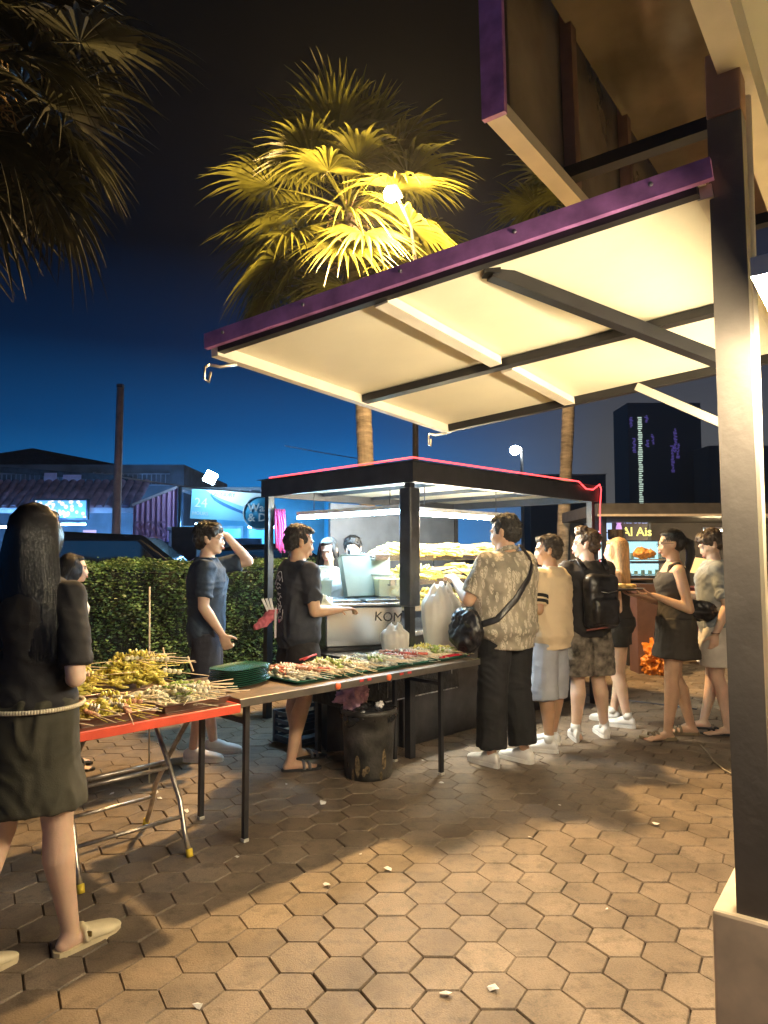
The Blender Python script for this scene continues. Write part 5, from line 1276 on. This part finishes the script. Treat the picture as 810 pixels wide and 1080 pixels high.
q1g = gpos(536,805); q1 = person('big man in a leaf print shirt and black trousers at the queue front', q1g, 36, 1.735, 1.26, belly=.08, head=(22,-8,0),
    arms={'L': dict(el=(-.285,.08,1.12), wr=(-.20,.31,1.25), hd=(.2,.9,.35), hn=(.2,0,-1), curl=.7), 'R': dict(el=(.27,.05,1.12), wr=(.20,.28,1.18), hd=(-.1,1,.2), hn=(0,0,-1), curl=.6)},
    legs={'L': dict(hip=(-.10,0,.90), knee=(-.12,.03,.48), ank=(-.14,.02,.075), toe=30), 'R': dict(hip=(.10,0,.90), ank=(.11,-.05,.075), toe=6)},
    top=dict(mat=leaf_print(), sleeve=.82, hem=.79, fit=.042, folds=.013, flare=.04), bottom=dict(kind='trousers', mat=cloth('black trousers', (.012,.012,.014), .3), len=1.88, fit=.012, flare=.03, folds=.018),
    shoes=('slipon', mat('white leather shoe', (.78,.76,.74), .5)), hair=('short', mat('dark cropped hair', (.03,.028,.026), .7, var=.3, vscale=40, bump=.6, bscale=200)), sk=SK1, voxel=.0075)
mb = MB(); k = q1['k']; mb.tube([(-.085*k,.03*k,1.44*k),(-.06*k,-.045*k,1.475*k),(0,-.07*k,1.485*k),(.06*k,-.045*k,1.475*k),(.085*k,.03*k,1.44*k)], .017*k, 8)
mb.build('collar', bpy.data.materials['leaf print shirt'], q1['t'])
def sling(person_, name, label, path, bagc, bagr, m, w=.035, tree=('shirt',)):
    tr = tree_of(person_['t'], tree); t = thing(name, label, 'bag', person_['t'].location, person_['t'].rotation_euler.z)
    pts = interp(path, 6); wp = []
    for p in pts:
        p = Vector(p); 
        if p.z > 1.40*person_['k']: wp.append(p)
        else: wp += wrap(tr, [p], .006)
    nrm = [Vector((p.x, p.y, 0)).normalized() if p.z < 1.40*person_['k'] else Vector((p.x*.5, p.y, 1)).normalized() for p in wp]
    mb = MB(); ribbon(mb, wp, nrm, w, .008); mb.build('strap', m, t)
    mb = MB(); mb.ell(bagc, bagr); me = remesh(mb, 'pouch', .010, 2, lambda c: .035*noise.noise(c*7)-.030*abs(noise.noise(c*13+Vector((c.z*6,0,0))))-.014*abs(noise.noise(c*31))); obj('pouch', me, m, t)
    return t
nyl = mat('black nylon', (.016,.016,.020), .38, var=.4, vscale=8, bump=.5, bscale=24)
sling(q1, 'sling_bag', 'black crumpled sling bag worn across the leaf print shirt', [(.10*k,.06*k,1.47*k),(.115*k,-.03*k,1.50*k),(.10*k,-.12*k,1.41*k),(.03*k,-.2,1.28*k),(-.10*k,-.2,1.13*k),(-.24*k,-.13,1.00*k),(-.30,.02,.95*k)], (-.30,.09,.92*k), (.095,.16,.165), nyl, .045)
# ---- queue 2: cream tee
q2g = gpos(582,789); q2 = person('short man in a cream tee with black sleeve stripes and pale blue shorts', q2g, 50, 1.60, 1.15, belly=.05, head=(34,-4,0),
    arms={'L': dict(el=(-.255,-.03,1.12), wr=(-.19,.22,1.08)), 'R': dict(el=(.23,.08,1.12), wr=(.15,.29,1.10))}, legs={'L': dict(ank=(-.12,-.04,.075), toe=32), 'R': dict(ank=(.11,.05,.075), toe=14)},
    top=dict(mat=cloth('cream tee', (.66,.53,.36), .04), sleeve=.86, hem=.80, fit=.040, folds=.013), bottom=dict(kind='shorts', mat=cloth('pale blue denim', (.36,.38,.44)), len=1.20, fit=.022, flare=.035, folds=.014),
    shoes=('sneaker', mat('white sneaker', (.74,.73,.72), .55)), hair=('short', mat('greying brown hair', (.045,.035,.028), .6, var=.5, vscale=50, bump=.6, bscale=200)), sk=SK3, voxel=.0075)
S_ = Vector(q2['sh']['L'])*q2['k']; E_ = Vector(q2['arm']['L']['el'])*q2['k']
for f_ in (.60,.76):
    c0, c1 = S_.lerp(E_, f_-.045), S_.lerp(E_, f_+.045); mb = MB(); mb.tube([c0,c1], [.073,.074], 24); 
    mb.build('sleeve_stripe', mat('black stripe', (.012,.012,.012), .9), q2['t'])
# ---- queue 3: backpack
def camo():
    return mat('mottled grey shorts', (.17,.145,.12), .9, var=.55, vscale=16, bump=.2, bscale=200)
q3g = gpos(622,779); q3 = person('man in a black tee with glasses, dark backpack and mottled grey shorts', q3g, 16, 1.655, 1.15, head=(58,0,0),
    arms={'L': dict(el=(-.24,.12,1.14), wr=(-.14,.30,1.12)), 'R': dict(el=(.25,.06,1.12), wr=(.16,.26,1.06))}, legs={'L': dict(hip=(-.09,0,.9), ank=(-.14,-.02,.075), toe=30), 'R': dict(ank=(.15,.02,.075), toe=-16)},
    top=dict(mat=black_t, sleeve=.84, hem=.84, fit=.026, folds=.016), bottom=dict(kind='shorts', mat=camo(), len=.90, fit=.03, flare=.04, folds=.014), shoes=('sneaker', mat('white sneaker', (.74,.73,.72), .55)), hair=('quiff', mat('brown quiff hair', (.06,.036,.022), .5, var=.4, vscale=40, bump=.5)), sk=SK2, glasses=True, voxel=.0075)
k = q3['k']; t = thing('backpack', 'dark soft backpack worn by the man in mottled shorts', 'backpack', q3['t'].location, q3['t'].rotation_euler.z)
mb = MB(); mb.box((0,-.20*k,1.13*k), (.28,.13,.42), bev=.05); mb.box((0,-.27*k,1.05*k), (.22,.06,.20), bev=.025)
obj('pack_body', remesh(mb, 'pack', .010, 2, lambda c: .014*noise.noise(c*8)+.006*abs(noise.noise(c*22))), nyl, t)
for s_ in (-1,1):
    mb = MB(); pts = [(s_*.10,-.14,1.38*k),(s_*.115,-.06,1.465*k),(s_*.12,.04,1.45*k),(s_*.125,.145,1.33*k),(s_*.16,.12,1.12*k),(s_*.16,-.05,.98*k)]
    ribbon(mb, [Vector(p) for p in pts], [Vector((s_*.1,-.9,.3)).normalized(), Vector((0,-.2,1)).normalized(), Vector((0,.4,1)).normalized(), Vector((0,1,.2)).normalized(), Vector((s_,.6,0)).normalized(), Vector((s_,0,0))], .05, .010); mb.build('shoulder_strap', nyl, t)
mb = MB(); mb.tube([(-.06,-.30*k,1.21*k),(.0,-.305*k,1.20*k),(.08,-.30*k,1.215*k)], .004, 6); mb.build('zip', mat('zip metal', (.5,.5,.5), .3, .9), t)
mb = MB(); mb.tube([(-.15,-.22,.905*k),(.02,-.235,.925*k),(.15,-.21,.96*k)], .008, 6); mb.build('waist_strap', mat('maroon webbing', (.20,.06,.05), .7), t)
# ---- queue 4: blonde
q4g = gpos(654,764); q4 = person('blonde woman in a black tank top and black shorts in the queue', q4g, 62, 1.60, 1.02, True, head=(8,-4,0),
    arms={'L': dict(el=(-.20,-.04,1.06), wr=(-.12,.22,1.08), hd=(.2,1,.1), hn=(0,0,-1), curl=.8), 'R': dict(el=(.19,.0,1.07), wr=(.1,.22,1.08))}, legs={'L': dict(ank=(-.09,-.08,.075), toe=14), 'R': dict(ank=(.09,.08,.075), toe=0)},
    top=dict(mat=black_t, sleeve=0, hem=.90, neck=1.33, fit=.012, folds=.006, strap=.009), bottom=dict(kind='shorts', mat=cloth('black shorts', (.02,.018,.018)), len=.42, fit=.02, flare=.02),
    shoes=('sneaker', mat('white sneaker', (.74,.73,.72), .55)), hair=('long', mat('blonde hair', (.50,.30,.13), .4, var=.35, vscale=20, bump=.5, bscale=90, stretch=(8,8,.4)), .33), sk=SK2, voxel=.0075)
# ---- woman with tray
q5g = gpos(714,778); q5 = person('woman in a sleeveless black dress with a ponytail holding out a food tray', q5g, 84, 1.66, 1.12, True, head=(0,-4,0),
    arms={'L': dict(el=(-.215,-.06,1.06), wr=(-.13,.20,1.17), hd=(.15,1,.12), hn=(0,0,1), curl=.4), 'R': dict(el=(.20,.0,1.08), wr=(.08,.26,1.15), hd=(-.1,1,.1), hn=(0,0,1), curl=.4)}, legs={'L': dict(hip=(-.085,.0,.9), knee=(-.095,.06,.49), ank=(-.095,.10,.075), toe=18), 'R': dict(knee=(.09,-.02,.48), ank=(.09,-.14,.085), toe=-4)},
    top=dict(mat=cloth('washed black dress', (.040,.034,.028)), sleeve=0, hem=.86, neck=1.40, fit=.014, folds=.010, strap=.018, name='dress_top'), bottom=dict(kind='skirt', name='dress_skirt', mat=cloth('washed black dress', (.040,.034,.028)), hem=.66, top=1.05, fit=.024, flare=1.14, folds=.014),
    shoes=('strap2', mat('olive sandal', (.16,.12,.07), .6), mat('cork sole', (.20,.15,.09), .8)), hair=('pony', HAIRM), sk=SK1, glasses=True, voxel=.0075)
k = q5['k']; tc_ = q5['t'].matrix_basis @ Vector((0,.44,1.20*k))
t = thing('serving_platter', 'dark round platter of food held out by the woman in the black dress', 'platter', tc_)
mb = MB(); mb.lathe((0,0,0), [(.14,0),(.21,.014),(.215,.02),(.20,.018),(.13,.006)], 30); mb.build('platter_dish', blk, t)
r9 = random.Random(3)
for i in range(11):
    mb = MB(); x, y = r9.uniform(-.13,.13), r9.uniform(-.09,.09); a_ = r9.uniform(0,3.14)
    mb.ell((x,y,.035), (.055*r9.uniform(.6,1.2),.020,.018), (0,0,a_), nu=10, nv=6); mb.build('food_piece', mat('golden fried food', (.72,.46,.16), .45, var=.35, vscale=30, bump=.5, bscale=60), t)
# ---- man looking down
q6g = gpos(757,772); q6 = person('man in a grey tee and white shorts looking down beside the kiosk post', q6g, 76, 1.66, 1.02, head=(6,-26,0),
    arms={'L': dict(el=(-.225,-.06,1.08), wr=(-.225,.04,.84), hd=(.05,.15,-1), hn=(1,.2,0), curl=.6), 'R': dict(el=(.22,.03,1.12), wr=(.15,.26,1.16))}, legs={'L': dict(ank=(-.10,-.06,.075), toe=16), 'R': dict(ank=(.10,.09,.075), toe=0)},
    top=dict(mat=cloth('grey blue tee', (.26,.29,.31)), sleeve=.80, hem=.83, fit=.026, folds=.016), bottom=dict(kind='shorts', mat=cloth('off white shorts', (.58,.54,.48)), len=.80, fit=.035, flare=.035), shoes=('strap2', blk, blk), hair=('fringe', mat('brown hair', (.05,.032,.02), .5, var=.4, vscale=40, bump=.5)), sk=SK2, voxel=.0075)
k = q6['k']; sling(q6, 'sling_bag', 'dark crescent sling bag on the hip of the man in grey', [(.08*k,-.02*k,1.46*k),(.06*k,-.12*k,1.40*k),(-.02*k,-.2,1.25*k),(-.12,-.18,1.12*k),(-.19,-.06,1.06*k)], (-.17,.13,1.02*k), (.06,.14,.10), nyl, .03)
mb = MB(); wr_ = Vector(q6['arm']['L']['wr'])*k; pts = [wr_+Vector((.030*math.cos(i*math.pi/6), .030*math.sin(i*math.pi/6), .01)) for i in range(13)]; mb.tube(pts, .004, 6); mb.build('bracelet', mat('beaded bracelet', (.12,.05,.03), .4), q6['t'])
# tongs in the big man's hand, food pack
tp = at(483,604,4.45); mb = MB(); mb.tube([(.06,.05,-.02),(-.02,-.0,.0),(-.10,.05,-.01)], .005, 6); mb.tube([(.06,.05,-.02),(-.02,.02,.03),(-.10,.07,.01)], .005, 6); tag(mb.build('steel_tongs', steel, None, tp), 'steel tongs held by the big man over the skewers', 'tongs')
# ================================================================ FOOD
stick_m = mat('bamboo stick', (.74,.60,.40), .6, var=.15)
def mkfood(kind, r):
    mb = MB(); cols = {'noodle': ('yellow bean curd', (.88,.64,.13)), 'pale': ('pale fish ball', (.72,.66,.48)), 'green': ('green vegetable', (.32,.42,.10)), 'meat': ('brown pink meat', (.42,.19,.12)), 'roll': ('grey white squid', (.60,.58,.50)), 'sausage': ('red sausage', (.55,.12,.08)), 'fried': ('golden fried stick', (.74,.50,.12))}
    if kind == 'noodle':
        pts = [(.004+.0085*q, .021*(-1)**q*r.uniform(.7,1.2), .008*math.sin(q*1.7)+r.uniform(-.004,.004)) for q in range(12)]
        pts = [p_ for a_, b_ in zip(pts, pts[1:]) for p_ in (a_, tuple((a_[j]+b_[j])/2+(.003 if j == 2 else 0) for j in range(3)))]
        mb.tube(pts, [.0068*r.uniform(.75,1.2) for _ in pts], 6); pts2 = [(p_[0]+.003, -p_[1]*.7, p_[2]+.012) for p_ in pts[2:-3]]; mb.tube(pts2, .0058, 6)
    elif kind in ('pale','meat'):
        for q in range(4): mb.ell((.012+.026*q,0,0), (.014,.0145,.0135) if kind == 'pale' else (.016,.018,.010), (r.uniform(-.4,.4),r.uniform(-.4,.4),0), nu=10, nv=7)
    elif kind == 'green':
        for q in range(6): mb.ell((.01+.018*q,r.uniform(-.012,.012),r.uniform(-.004,.01)), (.018,.007,.013), (r.uniform(-1,1),r.uniform(-1,1),r.uniform(-1,1)), nu=8, nv=5)
    elif kind == 'roll':
        pts = [(.004+.010*q, .013*(-1)**q, r.uniform(-.005,.008)) for q in range(10)]; mb.tube(pts, [.006*r.uniform(.8,1.3) for _ in pts], 7); mb.ell((.05,0,0),(.045,.010,.007), nu=8, nv=6)
    elif kind == 'sausage': mb.cap((0,0,0), .0115, (.09,.003,0), .0115, 10)
    else: mb.cap((-.02,0,0), .010, (.12,.006,.003), .013, 8); mb.ell((.05,.004,.003), (.05,.016,.013), nu=8, nv=6)
    n, c = cols[kind]; return mb, mat(n, c, .42, var=.35, vscale=60, bump=.6, bscale=140)
protos = {}
def skewer_proto(kind, label, group, var=0):
    r = random.Random(hash((len(kind), var)) % 1000)
    t = thing('food_skewer', label, 'skewer', (0,0,-5), 0, group)
    mb, m = mkfood(kind, r); mb.build('food', m, t)
    mb = MB(); mb.tube([(-.008,0,0),(.13,0,0),(.245,0,0)], [.0018,.0021,.0019], 5); mb.build('stick', stick_m, t)
    return t
NSK = 0
def heap(kinds, label, group, cx, cy, w, d, z, n, ang, spread, seed, mound=.05, frame=sl, base_a=SA, sc=1.0, stuffm=None, stufflab=None):
    global NSK
    r = random.Random(seed); pr = None; ps = []
    # loose mass of small pieces below the skewers one can count
    mb = MB()
    for i in range(230):
        x, y = r.uniform(-w*.40,w*.40), r.uniform(-d*.40,d*.40); h = mound*(1-(x/(w*.5))**2*.7)*(1-(y/(d*.5))**2*.7)
        q = Vector((x,y,max(.010,h*r.uniform(.35,.95)))); s_ = r.uniform(.012,.022)*sc
        a_ = r.uniform(0,6.28); mb.tube([q, q+Vector((math.cos(a_)*s_*1.3,math.sin(a_)*s_*1.3,s_*r.uniform(-.2,.6))), q+Vector((math.cos(a_+.9)*s_*2.4,math.sin(a_+.9)*s_*2.4,s_*r.uniform(-.6,.3))), q+Vector((math.cos(a_+1.6)*s_*3.0,math.sin(a_+1.6)*s_*3.0,-s_*.4))], [s_*.35,s_*.55,s_*.45,s_*.2], 5, mi=i%2)
    for i in range(20):
        x, y = r.uniform(-w*.40,w*.40), r.uniform(-d*.4,d*.4); a_ = ang+r.gauss(0,spread); q = Vector((x,y,mound*r.uniform(.2,.8)+.01)); e = q+Vector((math.cos(a_),math.sin(a_),-.05))*.20*sc
        mb.tube([q, e], .0019, 4, 2)
    ma = mkfood(kinds[0], r)[1]; mb_ = mkfood(kinds[-1], r)[1]
    o = mb.build('food_mass', [ma, mb_, stick_m], None, frame(cx,cy,z), base_a); o['kind'] = 'stuff'; o['label'] = 'loose pieces under the skewers, '+label.split(',')[0]; o['category'] = 'food'; o['group'] = group
    for k_ in kinds: ps.append(skewer_proto(k_, label, group, seed))
    for i in range(n):
        src = ps[i % len(ps)]
        x, y = r.uniform(-w*.40,w*.40), r.uniform(-d*.36,d*.36); h = mound*(1-(x/(w*.5))**2*.6)*(1-(y/(d*.5))**2*.6)+.006
        a_ = base_a+ang+r.gauss(0,spread); pos = frame(cx+x, cy+y, z+h+.012*r.random()); rot = (r.uniform(0,6.28), r.uniform(-.03,.16), a_)
        if i < len(ps): src.location = pos; src.rotation_euler = rot; src.scale = (sc,sc,sc)
        else: dup(src, pos, rot, scale=sc)
        NSK += 1
# metal trays on the red table
trm = mat('dull baking tray', (.30,.22,.17), .4, .75, var=.3, vscale=9)
def tray(label, a, b, w, d, z, rz=0, m=None, h=.035, name='metal_tray', group=None):
    t = thing(name, label, 'tray', sl(a,b,z), SA+rz, group); mb = MB(); mb.box((0,0,.003), (w,d,.004))
    for s_ in (-1,1):
        mb.add([(s_*w*.5,-d*.5,.004),(s_*w*.5,d*.5,.004),(s_*(w*.5+.015),d*.5+.015,h),(s_*(w*.5+.015),-d*.5-.015,h)], [(0,1,2,3)]); mb.add([(-w*.5,s_*d*.5,.004),(w*.5,s_*d*.5,.004),(w*.5+.015,s_*(d*.5+.015),h),(-w*.5-.015,s_*(d*.5+.015),h)], [(0,1,2,3)])
    mb.build('pan', m or trm, t); e = .015
    mb = MB(); mb.tube([(-w/2-e,-d/2-e,h),(w/2+e,-d/2-e,h),(w/2+e,d/2+e,h),(-w/2-e,d/2+e,h),(-w/2-e,-d/2-e,h)], .005, 6); mb.build('rim', m or trm, t)
    return t
spec = [(-2.80,-.33,'nearest the long haired woman, front row',('noodle','pale'),.07,14),(-2.42,-.34,'in the front row with flat yellow curd',('noodle','roll','meat'),.05,17),(-2.05,-.33,'at the right front corner beside the green plates',('pale','green','roll'),.06,17),
        (-2.80,.15,'at the back left behind her elbow',('meat','pale'),.08,12),(-2.42,.15,'at the back heaped with bright yellow noodles',('noodle',),.15,18),(-2.05,.14,'at the back right heaped with yellow rolls and cabbage',('noodle','noodle','pale','green'),.17,20)]
for i,(a,b,w_,ks,md,n) in enumerate(spec):
    tray('baking tray on the red table '+w_, a, b, .31, .40, .752, rnd.uniform(-.04,.04))
    heap(ks, 'skewer on the red table, '+w_, 'skewers in the tray '+w_, a, b, .32, .38, .758, n, -.75 if i in (2,5) else -1.2, .55, 100+i, md)
# upright sticks over the back heap
for (px,py,qx,qy,Y) in ((130,693,142,708,4.2),(143,685,158,702,4.2),(172,683,176,705,4.25),(198,692,204,708,4.2)):
    a = at(px,py,Y); b = at(qx,qy,Y); mb = MB(); mb.bar(Vector((0,0,0)), b-a, .012, .006); tag(mb.build('flat_stick', stick_m, None, a), 'broad pale stick poking up from the yellow heap', 'stick', 'broad sticks standing in the yellow heap')
# dark green plate stack
plm = mat('dark green melamine', (.012,.085,.055), .25, var=.12)
pl0 = None
for i in range(9):
    if pl0 is None:
        mb = MB(); prof = [(.74,.000),(.86,.004),(1.0,.012),(1.0,.015),(.84,.008),(.70,.004)]; n = 40; vs = []
        for (s_, z) in prof:
            for q in range(n):
                an = 2*math.pi*q/n; c_, s2 = math.cos(an), math.sin(an); vs.append((.17*s_*math.copysign(abs(c_)**.55,c_), .115*s_*math.copysign(abs(s2)**.55,s2), z))
        fs = [(k_*n+q,k_*n+(q+1)%n,(k_+1)*n+(q+1)%n,(k_+1)*n+q) for k_ in range(5) for q in range(n)]+[tuple(range(n))[::-1],tuple(5*n+q for q in range(n))]
        mb.add(vs, fs); pl0 = mb.build('green_plate', plm, None, sl(-1.56,-.14,.752), SA+.3); tag(pl0, 'dark green plate inside the stack beside the yellow skewers', 'plate', 'stack of dark green plates')
    else:
        c_ = pl0.copy(); COL.objects.link(c_); c_.location = sl(-1.56+rnd.uniform(-.008,.008),-.14+rnd.uniform(-.008,.008),.752+.0105*i); c_.rotation_euler = (0,0,SA+.3+rnd.uniform(-.06,.06))
        if i == 8: c_['label'] = 'topmost dark green plate of the stack beside the yellow skewers'
# serving plates with skewers along the black table
lab = ['left end beside the green plates','second plate from the green stack','in the middle above the orange stickers','beyond the middle beside the steel cooker','at the right end near the red trays']
for i, a in enumerate((-1.22,-.92,-.62,-.32,-.02)):
    tray('dark green serving tray of skewers '+lab[i], a, -.16, .27, .46, .752, rnd.uniform(-.05,.05), plm, .018, 'serving_tray')
    heap((('roll','meat','sausage'),('pale','green','roll'),('roll','green','pale'),('roll','sausage','meat'),('pale','green','noodle'))[i], 'skewer on the serving tray, '+lab[i], 'skewers on the serving tray '+lab[i], a, -.14, .27, .40, .756, 21, (-1.25,-1.3,-1.1,-.9,-.7)[i], .35, 200+i, .045)
# shelves
lab2 = ['lowest stall shelf','middle stall shelf','top stall shelf']
for i,(z,b,y0) in enumerate(((1.03,.52,.40),(1.23,.66,.34),(1.43,.80,.28))):
    for j, a in enumerate((.62,1.20,1.80)):
        heap((('fried','noodle'),('noodle','fried'),('fried','fried'))[i], 'yellow skewer piled on the '+lab2[i]+', '+('by the black post','at the middle','by the queue')[j], 'yellow skewers on the '+lab2[i]+' '+('by the post','at the middle','by the queue')[j], a, b-.04, .52, y0*.85, z, 9, -1.45, .35, 300+i*3+j, .125, sc=1.35)
print('SKEWERS', NSK)
# ================================================================ HAZE (thin volume added for the glow around the lamps)
HZ = .0004
m = bpy.data.materials.new('haze'); m.use_nodes = True; nt = m.node_tree; nt.nodes.remove(nt.nodes['Principled BSDF'])
pv = nt.nodes.new('ShaderNodeVolumePrincipled'); pv.inputs['Density'].default_value = HZ; pv.inputs['Color'].default_value = (.90,.95,1,1); pv.inputs['Anisotropy'].default_value = .68
nt.links.new(pv.outputs[0], nt.nodes['Material Output'].inputs['Volume'])
mb = MB(); mb.box((0,110,34), (330,270,70)); hz_ = mb.build('haze', m); hz_['kind'] = 'stuff'
